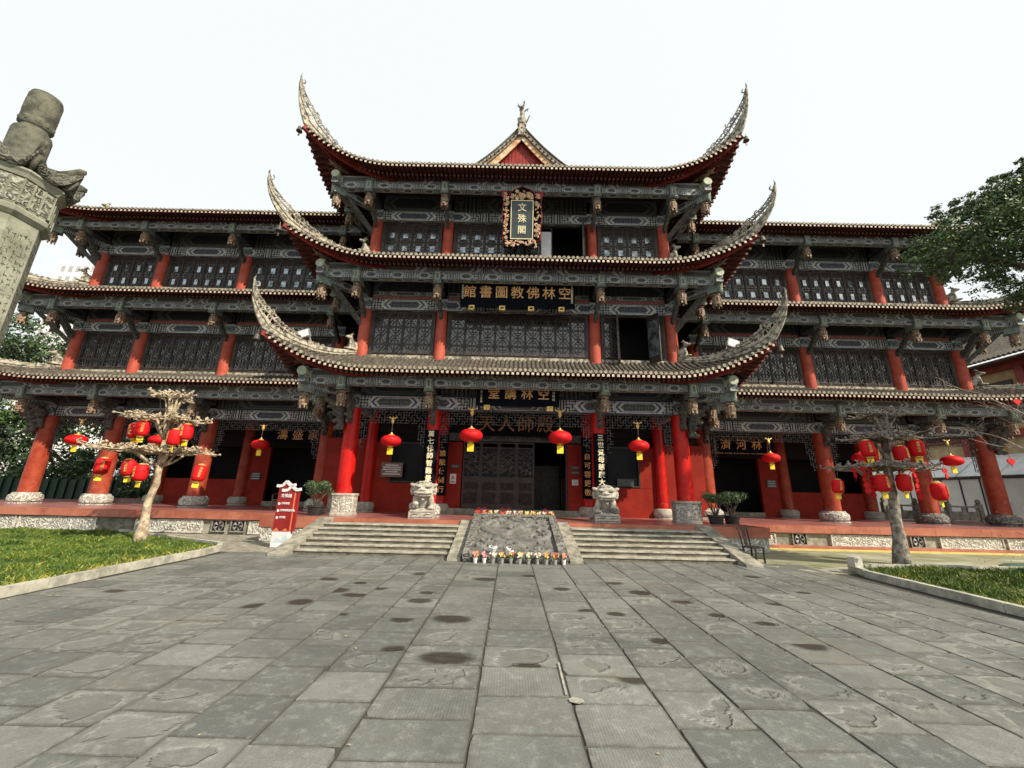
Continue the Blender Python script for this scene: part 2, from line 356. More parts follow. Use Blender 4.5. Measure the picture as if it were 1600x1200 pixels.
def tag(o, label=None, cat=None, group=None, kind=None):
    if label: o['label'] = label
    if cat: o['category'] = cat
    if group: o['group'] = group
    if kind: o['kind'] = kind
    return o
def empty(name, loc=(0, 0, 0), label=None, cat=None, group=None, rz=0):
    o = bpy.data.objects.new(name, None); COL.objects.link(o); o.location = loc; o.rotation_euler = (0, 0, rz); o.empty_display_size = .2
    return tag(o, label, cat, group)
def copy_tree(o, parent=None):
    c = o.copy(); COL.objects.link(c)
    if parent: c.parent = parent
    for ch in list(o.children): copy_tree(ch, c)
    return c
def place(o, loc, rz=None, s=None):
    o.location = loc
    if rz is not None: o.rotation_euler = (0, 0, rz)
    if s is not None: o.scale = (s, s, s) if isinstance(s, (int, float)) else s
    return o
def sculpt(name, blobs, mat, parent=None, voxel=.03, smooth=2, extra=None):
    """one continuous surface grown from overlapping ellipsoids: (centre, radii, euler degrees)"""
    bm = bmesh.new()
    for b in blobs:
        c, r = b[0], b[1]; e = b[2] if len(b) > 2 else (0, 0, 0)
        mt = Matrix.Translation(c) @ Matrix.Rotation(R(e[2]), 4, 'Z') @ Matrix.Rotation(R(e[1]), 4, 'Y') @ Matrix.Rotation(R(e[0]), 4, 'X') @ Matrix.Diagonal((r[0], r[1], r[2], 1))
        bmesh.ops.create_icosphere(bm, subdivisions=2, radius=1, matrix=mt)
    me = bpy.data.meshes.new(name); bm.to_mesh(me); bm.free(); me.materials.append(M[mat])
    me.polygons.foreach_set('use_smooth', [True]*len(me.polygons))
    o = bpy.data.objects.new(name, me); COL.objects.link(o)
    r = o.modifiers.new('r', 'REMESH'); r.mode = 'VOXEL'; r.voxel_size = voxel; r.use_smooth_shade = True
    if smooth:
        s = o.modifiers.new('s', 'SMOOTH'); s.iterations = smooth; s.factor = .5
    if parent: o.parent = parent
    return o
def text(name, body, size, mat, loc, rot=(90, 0, 0), parent=None, ext=.006, bold=.0, spacing=1, line=1, align='CENTER'):
    c = bpy.data.curves.new(name, 'FONT'); c.body = body; c.size = size; c.extrude = ext; c.offset = min(bold*.3, .004)
    c.align_x = align; c.align_y = 'CENTER'; c.space_character = spacing; c.space_line = line; c.resolution_u = 3
    c.materials.append(M[mat]); q = bpy.data.objects.new(name, c); COL.objects.link(q)
    me = bpy.data.meshes.new_from_object(q.evaluated_get(bpy.context.evaluated_depsgraph_get())); bpy.data.objects.remove(q); me.name = name
    o = bpy.data.objects.new(name, me); COL.objects.link(o)
    o.location = loc; o.rotation_euler = tuple(R(a) for a in rot)
    if parent: o.parent = parent
    return o
rnd = random.Random(7)
#PARTS
# ================================================================ THE GROUND
TZ = .87                                   # terrace height
def setting():
    mb = MB(); mb.poly([(-300, -60, -.02), (300, -60, -.02), (300, 400, -.02), (-300, 400, -.02)])
    tag(mb.build('ground', 'soil'), kind='structure')
    mb = MB(); mb.poly([(-9.6, -6, -.012), (9.6, -6, -.012), (9.6, 15.4, -.012), (-9.6, 15.4, -.012)])
    tag(mb.build('plaza_bedding', 'plaza_grout'), kind='structure')
    # paving slabs, one sheet of separate stones
    mb = MB(); slab = []; stain = []
    xs = [-8.62, -7.9, -7.15, -6.42, -5.7, -5.0, -4.28, -3.56, -2.83, -2.15, -1.43, -.47, .44, 1.28, 2.0, 2.72, 3.45, 4.2, 4.92, 5.66, 6.4, 7.14, 7.85, 8.55]
    ST = [(-3.3, 9.2, .25)]
    px = [(487, 935), (525, 922), (557, 929), (594, 919), (667, 926), (656, 938), (596, 948), (530, 961), (628, 968), (706, 966), (697, 1027), (616, 1015), (400, 948), (450, 944), (470, 940), (660, 897), (727, 906), (181, 923), (877, 920), (1000, 926), (960, 911), (875, 941), (920, 955), (962, 959), (1045, 961), (1065, 940), (1120, 961), (1210, 942), (1255, 926), (1175, 901), (1195, 974), (1032, 1002), (1262, 1008), (825, 1042), (995, 1060), (510, 905), (780, 896), (830, 900), (760, 905)]
    cm = sc.camera.matrix_world
    for (u_, v_) in px:
        d = cm.to_3x3() @ Vector(((u_-800)/621.7, -(v_-600)/621.7, -1)); o = cm.translation; k = -o.z/d.z; ST.append((o.x+d.x*k, o.y+d.y*k, 0))
    g = .010
    for i in range(len(xs)-1):
        y = -1.2+rnd.uniform(0, .5); big = False
        while y < 12.95:
            h = rnd.uniform(.56, .68) if not big else rnd.uniform(.6, .85)
            x0, x1, y0, y1 = xs[i]+g*rnd.uniform(.5, 1.3), xs[i+1]-g*rnd.uniform(.5, 1.3), y+g, min(y+h, 13.0)-g
            y += h
            if y1-y0 < .15: continue
            dz = rnd.uniform(-.003, .003); c = (rnd.random(), rnd.random(), rnd.random(), 1)
            sv = (0, 0, 0, 1)
            for (sx, sy, _) in ST:
                if x0 <= sx < x1 and y0 <= sy < y1: sv = ((sx-x0)/(x1-x0), (sy-y0)/(y1-y0), rnd.uniform(.22, .40), 1)
            t = [dz+rnd.uniform(-.004, .004) for _ in range(4)]; K = 5; ring = []
            cs = [(x0, y0), (x1, y0), (x1, y1), (x0, y1)]
            for s_ in range(4):
                a_, b_ = cs[s_], cs[(s_+1) % 4]
                for k in range(K):
                    f = k/K; jx, jy = rnd.uniform(-.0045, .0045), rnd.uniform(-.0045, .0045)
                    if k == 0 and rnd.random() < .22: jx, jy = (.03 if s_ in (0, 3) else -.03)*rnd.random(), (.03 if s_ < 2 else -.03)*rnd.random()
                    x_, y_ = a_[0]+(b_[0]-a_[0])*f+jx, a_[1]+(b_[1]-a_[1])*f+jy
                    u_, v_ = (x_-x0)/(x1-x0), (y_-y0)/(y1-y0); ring.append((x_, y_, (t[0]*(1-u_)+t[1]*u_)*(1-v_)+(t[3]*(1-u_)+t[2]*u_)*v_, u_, v_))
            n = len(mb.v); m_ = len(ring); e = .007; mx_, my_ = (x0+x1)/2, (y0+y1)/2
            for q in ring: mb.v.append((q[0], q[1], -.014))
            for q in ring: mb.v.append((q[0]+(mx_-q[0])*e, q[1]+(my_-q[1])*e, q[2]-.002))
            mb.face(tuple(n+m_+k for k in range(m_)), 0, [(q[3], q[4]) for q in ring]); slab += list(c)*m_; stain += list(sv)*m_
            for k in range(m_):
                j = (k+1) % m_; mb.face((n+k, n+j, n+m_+j, n+m_+k), 0, [(0., 0.)]*4); slab += list(c)*4; stain += [0, 0, 0, 1]*4
    tag(mb.build('plaza_paving', 'paving_slab', attrs={'slab': slab, 'stain': stain}), kind='structure')
    # worn court floor on the right, grey path on the left
    mb = MB(); mb.poly([(6.9, 12.95, 0.0), (60, 12.4, 0.0), (60, 40, 0.0), (6.9, 40, 0.0)]); mb.poly([(8.55, 11.6, -.004), (60, 11.6, -.004), (60, 12.9, -.004), (6.9, 12.96, -.004)])
    tag(mb.build('court_floor', 'court_floor'), kind='structure')
    mb = MB(); y = 12.95
    for iy in range(6):
        x = -19.0
        while x < -6.9:
            wd = rnd.uniform(.7, 1.1); c = 0
            mb.box(x+.01, min(x+wd, -6.9)-.01, 12.97+iy*.72+.01, 12.97+(iy+1)*.72-.01, -.01, .004+rnd.uniform(-.002, .002)); x += wd
    tag(mb.build('path', 'stone_step'), kind='structure')
    mb = MB(); mb.box(9.0, 40, 16.45, 17.05, .0, .012); tag(mb.build('painted_strip', plain('yellow_line', (.45, .36, .08), (.58, .5, .2), 3, .8, .1)), kind='structure')
setting()

def kerb(pts, label, wd=.14, h=.17):
    mb = MB()
    for i in range(len(pts)-1):
        a, b = Vector(pts[i]+(0,)), Vector(pts[i+1]+(0,)); L = (b-a).length; n = max(1, round(L/.95)); d = (b-a)/n
        for k in range(n):
            p, q = a+d*k+d.normalized()*.006, a+d*(k+1)-d.normalized()*.006; z = h/2+rnd.uniform(-.006, .006)
            mb.bar(p+Vector((0, 0, z)), q+Vector((0, 0, z)), wd, h)
    return tag(mb.build('kerb', 'kerb_stone'), label, 'kerb')
KL = [(-8.78, -1.5), (-8.80, 12.0), (-8.95, 12.9), (-9.35, 13.6), (-9.9, 13.95), (-15.5, 16.7)]
KR = [(8.75, -1.5), (8.9, 8.0), (9.1, 11.2), (9.5, 12.2), (10.5, 12.35), (32, 12.7)]
kerb(KL, 'pale stone kerb round the sunlit left lawn'); kerb(KR, 'grey stone kerb round the shaded right lawn')
mb = MB(); mb.box(-.13, .13, -.1, .1, .17, .40); mb.bar((-.1, 0, .40), (.1, 0, .43), .16, .05)
tag(place(mb.build('stone_marker', 'kerb_stone'), (9.25, 11.7, 0), .2), 'small square stone block standing on the corner of the right kerb', 'marker stone')

def lawn(poly, name, dens, yellow, seed, hmax=.17):
    r = random.Random(seed); xs = [p[0] for p in poly]; ys = [p[1] for p in poly]
    def inside(x, y):
        c = False; j = len(poly)-1
        for i in range(len(poly)):
            xi, yi = poly[i]; xj, yj = poly[j]
            if (yi > y) != (yj > y) and x < (xj-xi)*(y-yi)/(yj-yi)+xi: c = not c
            j = i
        return c
    mb = MB(); mb.poly([(x, y, .06) for x, y in poly]); tag(mb.build('lawn_soil', 'soil'), kind='structure')
    mb = MB(); tint = []; area = (max(xs)-min(xs))*(max(ys)-min(ys)); n = int(area*dens); z0 = .05
    for _ in range(n):
        x = r.uniform(min(xs), max(xs)); y = r.uniform(min(ys), max(ys))
        if not inside(x, y): continue
        clump = .5+.5*math.sin(x*2.3+math.sin(y*3.1)*1.7)*math.sin(y*2.7+1.3*math.sin(x*1.9)); cl2 = .5+.5*math.sin(x*.9+1.7*math.sin(y*.8))*math.cos(y*1.1+math.sin(x*1.3))
        if r.random() > .45+.55*clump: continue
        e = min(abs(x-8.8*math.copysign(1, x)), 3); ye = max(0, 1-e/.95)*yellow+.15*cl2*yellow  # yellow blades near the kerb put the sunlit edge into the grass colour
        yl = r.uniform(.6, 1) if r.random() < .04+.95*ye*(.3+.7*clump) else 0
        h = (.04+.17*clump*r.random()+.03*r.random())*hmax/.15*(.78 if not yl else .66); a = r.uniform(0, 6.283); wd = r.uniform(.006, .012)*(1+abs(y-4)*.07); lx, ly = r.gauss(0, .05), r.gauss(0, .05)
        dx, dy = math.cos(a)*wd, math.sin(a)*wd; b = len(mb.v)
        mb.v += [(x-dx, y-dy, z0), (x+dx, y+dy, z0), (x+lx*.6+dx*.5, y+ly*.6+dy*.5, z0+h*.65), (x+lx*1.3, y+ly*1.3, z0+h)]
        mb.f.append((b, b+1, b+2)); mb.f.append((b, b+2, b+3)); mb.m += [0, 0]; mb.uv += [(0, 0), (1, 0), (1, .6), (0, 0), (1, .6), (.5, 1)]
        t = (r.random()*cl2, yl, 0, 1); tint += list(t)*6
    tag(mb.build(name, 'grass_blade', attrs={'tint': tint}), kind='stuff')
lawn([(-8.9, 5), (-8.88, 12.1), (-9.05, 12.95), (-9.4, 13.65), (-9.95, 13.95), (-15.5, 16.6), (-27, 17.0), (-27, 12), (-18, 5)], 'grass', 760, 1.0, 3)
lawn([(8.9, 5), (9.15, 11.2), (9.55, 12.1), (10.5, 12.27), (25, 12.6), (25, 9), (16, 5)], 'grass', 760, .5, 4, .2)

# ================================================================ TERRACE, STEPS, RAMP
def terrace():
    t = empty('terrace', (0, 15.3, 0), 'low red floored stone terrace carrying the whole temple hall', 'terrace')
    mb = MB()
    mb.box(-9.2, 9.2, 15.36, 32, .55, TZ-.0)     # core under the centre
    mb.box(-30, -9.2, 17.26, 32, .55, TZ-.0); mb.box(9.2, 32, 17.26, 32, .55, TZ-.0); mb.v = [(a, b-15.3, c) for a, b, c in mb.v]
    mb.build('terrace_floor', 'terrace_red', t)
    mb = MB()                                    # granite edging, slab by slab
    def edging(x0, x1, y, z0, z1, L=1.15):
        n = max(1, round((x1-x0)/L)); s = (x1-x0)/n
        for i in range(n): mb.box(x0+i*s+.003, x0+(i+1)*s-.003, y-.004*(i % 2), y+.3, z0, z1+.003+.002*(i % 2))
    edging(-9.25, -1.97, 15.3, TZ-.12, TZ+.002); edging(1.97, 9.25, 15.3, TZ-.12, TZ+.002); edging(-1.97, 1.97, 15.75, TZ-.12, TZ)
    edging(-30, -9.26, 17.2, TZ-.28, TZ+.002); edging(9.26, 32, 17.2, TZ-.28, TZ+.002); edging(9.26, 32, 17.15, 0, .10)
    for s in (-1, 1):
        for k in range(2): mb.box(s*9.27, s*9.24, 15.3+k*.95, 16.25+k*.95, TZ-.36, TZ+.003)
        mb.box(s*7.15, s*9.25, 15.29, 15.33, TZ-.36, TZ-.12)
    mb.v = [(a, b-15.3, c) for a, b, c in mb.v]; mb.build('red_granite_edging', 'granite_red', t)
    mb = MB(); mb.box(-9.2, 9.2, 15.4, 17.4, 0, .55); mb.box(-30, -9.3, 17.36, 18, 0, .59); mb.box(9.3, 32, 17.36, 18, 0, .59)
    mb.v = [(a, b-15.3, c) for a, b, c in mb.v]; mb.build('footing_wall', 'stone_step', t)
    # carved marble panels between plain blocks
    pan = [(-28.5, -24.6), (-24.5, -20.4), (-20.3, -17.1), (-15.5, -12.75), (-10.85, -9.35), (9.35, 10.7), (12.95, 15.75), (17.4, 20.0), (20.15, 23), (23.1, 26)]
    for a, b in pan:
        mb = MB(); y = 17.29-15.3; z0, z1 = (.04, .58) if a < 0 else (.11, .58)
        mb.box(a, b, y, y+.07, z0, z1); f = mb.build('carved_panel', 'relief_marble', t)
        mb = MB()
        for q in ((a, b, z0, z0+.05), (a, b, z1-.05, z1), (a, a+.06, z0+.05, z1-.05), (b-.06, b, z0+.05, z1-.05)): mb.box(q[0], q[1], y-.03, y+.002, q[2], q[3])
        mb.build('panel_frame', 'stone_marble', f)
    for s in (-1, 1):
        mb = MB(); mb.box(s*7.2, s*9.2, 15.33-15.3, .1, .02, TZ-.36); mb.build('carved_panel', 'relief_marble', t)
    for a in (-12.08, -11.3, 11.68, 16.5):
        mb = MB(); y = 17.30-15.3; mb.box(a-.27, a+.27, y, y+.05, .12, .56)
        v = mb.build('air_vent', 'shade_black', t); mb = MB()
        for q in ((a-.3, a+.3, .10, .14), (a-.3, a+.3, .54, .58), (a-.3, a-.26, .14, .54), (a+.26, a+.3, .14, .54)): mb.box(q[0], q[1], y-.03, y, q[2], q[3])
        mb.build('vent_frame', 'stone_step', v); mb = MB()
        for k in range(5):
            an = 2*math.pi*k/5; c, s_ = math.cos(an), math.sin(an)
            mb.poly([(a+.03*c, y-.015, .34+.03*s_), (a+.17*c-.05*s_, y-.03, .34+.17*s_+.05*c), (a+.18*c+.05*s_, y-.005, .34+.18*s_-.05*c)])
        for k in range(24):
            an = 2*math.pi*k/24; a2 = 2*math.pi*(k+1)/24; mb.bar((a+.19*math.cos(an), y-.02, .34+.19*math.sin(an)), (a+.19*math.cos(a2), y-.02, .34+.19*math.sin(a2)), .016)
        mb.build('fan', 'metal_grey', v)
    for x0, x1 in ((-17.0, -16.36), (-16.3, -15.6)):
        mb = MB(); y = 17.30-15.3; mb.box(x0, x1, y+.03, y+.05, .06, .58)
        for k in range(9): mb.bar((x0, y, .08+k*.055), (x1, y, .08+k*.055), .03, .012)
        mb.build('louvre', 'stone_step', t)
terrace()

plain('stone_nosing', (.22, .21, .17), (.42, .41, .35), 3.5, .85, .5, 30); plain('stone_riser', (.07, .062, .045), (.17, .16, .13), 2.5, .9, .5, 30)
def steps(x0, x1, label, seed):
    r = random.Random(seed); mb = MB(); n = 7; rz = TZ/n; tr = (15.3-12.75)/n
    for k in range(n):
        y0 = 12.75+k*tr; z = rz*(k+1)-(.0 if k < n-1 else .12)
        if k == n-1: z = TZ-.125
        x = x0
        while x < x1-.01:
            L = r.uniform(1.1, 2.3); xe = min(x+L, x1)
            if x1-xe < .5: xe = x1
            e = r.uniform(-.006, .006)
            mb.box(x+.004, xe-.004, y0+e+.035, 15.35, rz*k-.02, z-.035, 1)
            mb.box(x+.004, xe-.004, y0+e, y0+tr+.06 if k < n-1 else 15.29, z-.033, z+r.uniform(-.003, .003)); x = xe
    return tag(mb.build('stone_steps', ['stone_nosing', 'stone_riser']), label, 'steps')
steps(-6.6, -1.95, 'flight of worn stone steps left of the carved ramp', 1)
steps(1.95, 6.6, 'flight of worn stone steps right of the carved ramp', 2)
def cheek(x0, x1, label, y0=12.45):
    mb = MB(); s = (TZ)/(15.3-12.75); pts = [(y0, 0), (y0, .07), (15.32, TZ+.03), (15.45, TZ+.03), (15.45, 0)]
    n = len(mb.v); mb.v += [(x0, a, b) for a, b in pts]+[(x1, a, b) for a, b in pts]; m = len(pts)
    mb.face(tuple(range(n, n+m))); mb.face(tuple(reversed(range(n+m, n+2*m))))
    for i in range(m): j = (i+1) % m; mb.face((n+i, n+m+i, n+m+j, n+j))
    return tag(mb.build('sloping_stone_curb', 'stone_step'), label, 'stone curb')
cheek(-7.1, -6.61, 'sloping stone curb at the far left end of the steps, beside the red notice board', 12.3)
cheek(6.61, 7.1, 'sloping stone curb at the far right end of the steps, beside the dark chair', 12.3)
cheek(-1.94, -1.56, 'narrow sloping stone curb along the left side of the carved ramp', 12.2)
cheek(1.56, 1.94, 'narrow sloping stone curb along the right side of the carved ramp', 12.2)
def ramp():
    t = empty('carved_ramp', (0, 12.1, 0), 'inclined grey stone ramp slab carved with dragons and clouds between the two flights', 'carved ramp')
    N = Vector((0, -(.95), 3.5)).normalized(); 
    def P(x, s, h): return Vector((x, s*3.52, .10+s*.90)) + Vector((0, N.y, N.z))*h   # s 0..1 up the slope
    mb = MB()
    for a, b, c, d, hh in ((-1.5, -1.24, 0, 1, .14), (1.24, 1.5, 0, 1, .14), (-1.24, 1.24, .93, 1, .14), (-1.24, 1.24, 0, .05, .14)):
        n = len(mb.v)
        for h in (-.35, hh): mb.v += [tuple(P(a, c, h)), tuple(P(b, c, h)), tuple(P(b, d, h)), tuple(P(a, d, h))]
        for q in ((4, 5, 6, 7), (0, 1, 5, 4), (1, 2, 6, 5), (2, 3, 7, 6), (3, 0, 4, 7)): mb.face(tuple(n+i for i in q))
    mb.build('ramp_border', 'relief_grey', t)
    # relief field: a real displaced surface with coiling dragon bodies and cloud scrolls
    mb = MB(); nx, ny = 150, 190; r = random.Random(5)
    scr = [(r.uniform(-1.1, 1.1), r.uniform(.2, 3.2), r.uniform(.14, .3), r.uniform(0, 6.28)) for _ in range(34)]
    def hgt(x, y):
        best = 0
        for (cx, cy, rr, ph) in scr:
            dx, dy = x-cx, y-cy; d = math.hypot(dx, dy)
            if d > rr*1.25: continue
            an = (math.atan2(dy, dx)+ph) % 6.283
            tgt = rr*(.35+.65*an/6.283)
            k = max(0, 1-abs(d-tgt)/.05); best = max(best, k)
        for k in range(3):
            bx = .62*math.sin(y*1.9+k*2.1)+(-.5+.5*k); dd = abs(x-bx)
            if dd < .13: best = max(best, .9*math.sqrt(1-(dd/.13)**2)+.12*math.sin(y*45))
        return best*.085
    for j in range(ny+1):
        for i in range(nx+1):
            x = -1.245+2.49*i/nx; s = .045+.89*j/ny; mb.v.append(tuple(P(x, s, .02+hgt(x, s*3.6))))
    for j in range(ny):
        for i in range(nx):
            a = j*(nx+1)+i; mb.face((a, a+1, a+nx+2, a+nx+1))
    mb.build('dragon_relief', 'stone_carved', t, smooth=True)
    mb = MB(); mb.box(-1.55, 1.55, 3.3, 3.62, 0, .94); mb.build('ramp_footing', 'stone_step', t)
ramp()
# ================================================================ THE TEMPLE BUILDING
T = empty('temple_building', (0, 17.3, 0), 'three storey red columned temple hall with grey tiled upturned roofs and long side wings', 'temple')
T.location = (0, 0, 0)
CX = (3.59, 7.16); CY = 17.3; WX = (9.75, 15.9, 20.75, 24.3); WY = 20.7
FZ = [(TZ, 5.32), (7.83, 10.06), (12.9, 14.95)]       # column foot / head per storey (centre)
prof = lambda d: .15*d+.14*d*d
class Roof:
    """one tiled roof slope set; slope = mapping (p along the eave, d in from the eave)"""
    def __init__(s, z0, Xe, ye, A, a=4.0, B=.35, D=2.5, prof=prof):
        s.z0, s.Xe, s.ye, s.A, s.a, s.B, s.D, s.prof = z0, Xe, ye, A, a, B, D, prof
    def t(s, k): return max(0, min(1, (s.a-k)/s.a))
    def front(s, x, d):
        t = s.t(s.Xe-abs(x)); g = math.copysign(1, x)
        return Vector((x+g*s.B*t*t, s.ye+d-s.B*t*t, s.z0+s.prof(d)+s.A*t**2.4))
    def side(s, sg):
        def f(p, d):
            t = s.t(p); return Vector((sg*(s.Xe-d+s.B*t*t), s.ye+p-s.B*t*t, s.z0+s.prof(d)+s.A*t**2.4))
        return f
def slope(mb, rf, mp, rows, Lf, ax, sp, nd=6, rr=.068):
    """mb[0] tiles, mb[1] rafters. rows: positions; Lf(p): run length; ax: unit vector along the eave"""
    tiles, raft = mb; Z = Vector((0, 0, 1))
    n = len(rows)
    for i, p in enumerate(rows):
        L = Lf(p)
        if L < .12: continue
        pts = [mp(p, L*(k/nd)**1.2) for k in range(nd+1)]
        # channel surface to the next row
        if i < n-1:
            q = rows[i+1]; L2 = max(Lf(q), .05); qs = [mp(q, L2*(k/nd)**1.2) for k in range(nd+1)]
            b = len(tiles.v)
            for a_, c_ in zip(pts, qs): tiles.v += [tuple(a_), tuple(c_)]
            for k in range(nd): tiles.face((b+2*k, b+2*k+1, b+2*k+3, b+2*k+2), 0)
            b = len(raft.v)
            for a_, c_ in zip(pts, qs): raft.v += [tuple(a_-Z*.07), tuple(c_-Z*.07)]
            for k in range(nd): raft.face((b+2*k, b+2*k+1, b+2*k+3, b+2*k+2), 0)
            # drip tile
            m0, m1 = pts[0], qs[0]; mid = (m0+m1)/2; o = (pts[0]-pts[1]); o.z = 0; o = o.normalized()*.03
            a_, c_ = m0.lerp(m1, .12), m0.lerp(m1, .88)
            tiles.poly([a_+o+Z*.02, c_+o+Z*.02, c_.lerp(mid, .35)+o-Z*.03, mid+o-Z*.05, a_.lerp(mid, .35)+o-Z*.03], 2)
            tiles.poly([a_+o+Z*.02, a_+Z*.01, c_+Z*.01, c_+o+Z*.02], 2)
        # round cover tile
        b = len(tiles.v); K = 5
        for k, c in enumerate(pts):
            for j in range(K+1):
                th = math.pi*j/K; tiles.v.append(tuple(c+ax*(rr*math.cos(th))+Z*(rr*1.15*math.sin(th)+.004)))
        for k in range(nd):
            for j in range(K): tiles.face((b+k*(K+1)+j, b+k*(K+1)+j+1, b+(k+1)*(K+1)+j+1, b+(k+1)*(K+1)+j), 0)
        o = pts[0]-pts[1]; o.z = 0; o = o.normalized()*.035; c = pts[0]+o+Z*.012; rc = .072
        ring = [c+ax*(rc*math.cos(6.283*j/10))+Z*(rc*math.sin(6.283*j/10)) for j in range(10)]
        tiles.poly(ring, 1)
        b = len(tiles.v); tiles.v += [tuple(x) for x in ring]+[tuple(x-o*1.3) for x in ring]
        for j in range(10): tiles.face((b+j, b+(j+1) % 10, b+10+(j+1) % 10, b+10+j), 0)
        # two tiers of rafters
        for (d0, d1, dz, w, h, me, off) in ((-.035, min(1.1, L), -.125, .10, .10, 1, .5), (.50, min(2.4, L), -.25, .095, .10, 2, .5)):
            if d1-d0 < .1: continue
            if i == n-1: continue
            q = p+(rows[i+1]-p)*off; nn = 3
            ps = [mp(q, d0+(d1-d0)*k/nn)+Z*dz for k in range(nn+1)]
            b = len(raft.v)
            for c in ps:
                for u_, v_ in ((-1, -1), (1, -1), (1, 1), (-1, 1)): raft.v.append(tuple(c+ax*(u_*w/2)+Z*(v_*h/2)))
            for k in range(nn):
                for j in range(4): raft.face((b+4*k+j, b+4*k+(j+1) % 4, b+4*k+4+(j+1) % 4, b+4*k+4+j), 0)
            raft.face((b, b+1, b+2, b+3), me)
def frange(a, b, s): 
    n = max(1, round((b-a)/s)); return [a+(b-a)*i/n for i in range(n+1)]
def hip_horn(rf, sg, parent, scale=1.0, tip=(3.3, 2.0), qmax=None, mat='ridge_plaster', start=.0, seed=1, thick=.13):
    """ridge along the hip that sweeps up into a tall pierced horn; q = distance outward from the wall corner on both axes"""
    D = rf.D
    def base(q):
        d = D-q
        if d < 0: d = 0
        p = rf.front(sg*(rf.Xe-d), d); return p
    corner = base(D); zc = corner.z
    tipx, tipz = tip
    def out(q): return Vector((corner.x+sg*q, corner.y-q, 0))
    lo = []; up = []; mid = []; WD = .28
    N = 18
    for i in range(N+1):
        q = start+(D-start)*i/N; b = base(q); k = i/N
        lo.append(b+Vector((0, 0, .02))); u_ = b+Vector((0, 0, .20+scale*(.16*k+.06*k**3))); sh = WD*scale*k**3; u_.x -= sg*sh; u_.y += sh; up.append(u_)
    # free blade beyond the corner
    for i in range(1, 13):
        k = i/12; q = tipx*(1-(1-k)**2.2)
        L_ = Vector((out(q).x, out(q).y, zc+.02+tipz*k)); wd = scale*WD*(1-k)**1.9+.02; lo.append(L_)
        up.append(L_+Vector((-sg*wd, wd, .42*scale*(1-k)+.02)))
    mb = MB(); sd = Vector((1, sg, 0)).normalized()*thick/2     # thickness is across the diagonal
    n = len(lo)
    for i in range(n):
        th = sd*(1-.6*max(0, (i-N)/12)); fr_ = .95-.27*min(1, max(0, (i-N*.55)/(N*.45)))
        hi = lo[i].lerp(up[i], fr_)
        for p in (lo[i]-th, lo[i]+th, hi+th*.8, hi-th*.8): mb.v.append(tuple(p))
    for i in range(n-1):
        for j in range(4): mb.face((4*i+j, 4*i+(j+1) % 4, 4*i+4+(j+1) % 4, 4*i+4+j))
    mb.face((0, 1, 2, 3)); mb.face(tuple(4*(n-1)+j for j in (3, 2, 1, 0)))
    mb.tube([u+Vector((0, 0, .01)) for u in up], [.042]*(n-6)+[.042-.006*j for j in range(6)], 6)
    for i in range(int(N*.6), n-3):
        a_, b_ = lo[i].lerp(up[i], .45), up[i+1]
        mb.tube([a_, b_], .022, 4)
        if i % 2: mb.tube([lo[i+1].lerp(up[i+1], .45), up[i]], .02, 4)
    mb.tube([l.lerp(u, .45)+sd*1.15 for l, u in zip(lo, up)], .022, 5); mb.tube([l.lerp(u, .45)-sd*1.15 for l, u in zip(lo, up)], .022, 5)
    # scroll work standing on the blade
    r = random.Random(seed); dirv = Vector((sg, -1, 0)).normalized()
    i0 = int(N*.45)
    for i in range(i0, n-1):
        u = up[i]; f = (i-i0)/(n-i0); s_ = scale*(.07+.07*math.sin(math.pi*min(1, f*1.1)))*(1 if i < N+4 else .8)
        c = u-dirv*s_*.55+Vector((0, 0, s_*.75)); ph = r.uniform(0, 6.28)
        pts = [c+dirv*(s_*(1-k/14)*math.cos(ph+k*.62))+Vector((0, 0, s_*(1-k/14)*math.sin(ph+k*.62))) for k in range(12)]
        mb.tube(pts, .026, 4)
        if i % 2 == 0: mb.tube([u, c], .03, 4)
    up2 = [up[i]+(-dirv*.12+Vector((0, 0, .12)))*scale*math.sin(math.pi*min(1, (i-i0)/(n-i0)))**.7 for i in range(i0, n)]
    mb.tube(up2, [.028]*len(up2), 4)
    # finial curl at the tip
    tp = up[-1]; mb.tube([tp, tp+Vector((0, 0, .16*scale))+dirv*.02, tp+Vector((0, 0, .30*scale))-dirv*.02], [.04, .035, .006], 5)
    cu = [tp-dirv*(.10+.10*math.cos(k*.8+2.6))+Vector((0, 0, -.02+.12*math.sin(k*.8+2.6))) for k in range(7)]
    mb.tube(cu, .03, 4)
    o = mb.build('ridge_horn', mat, parent)
    return corner, o
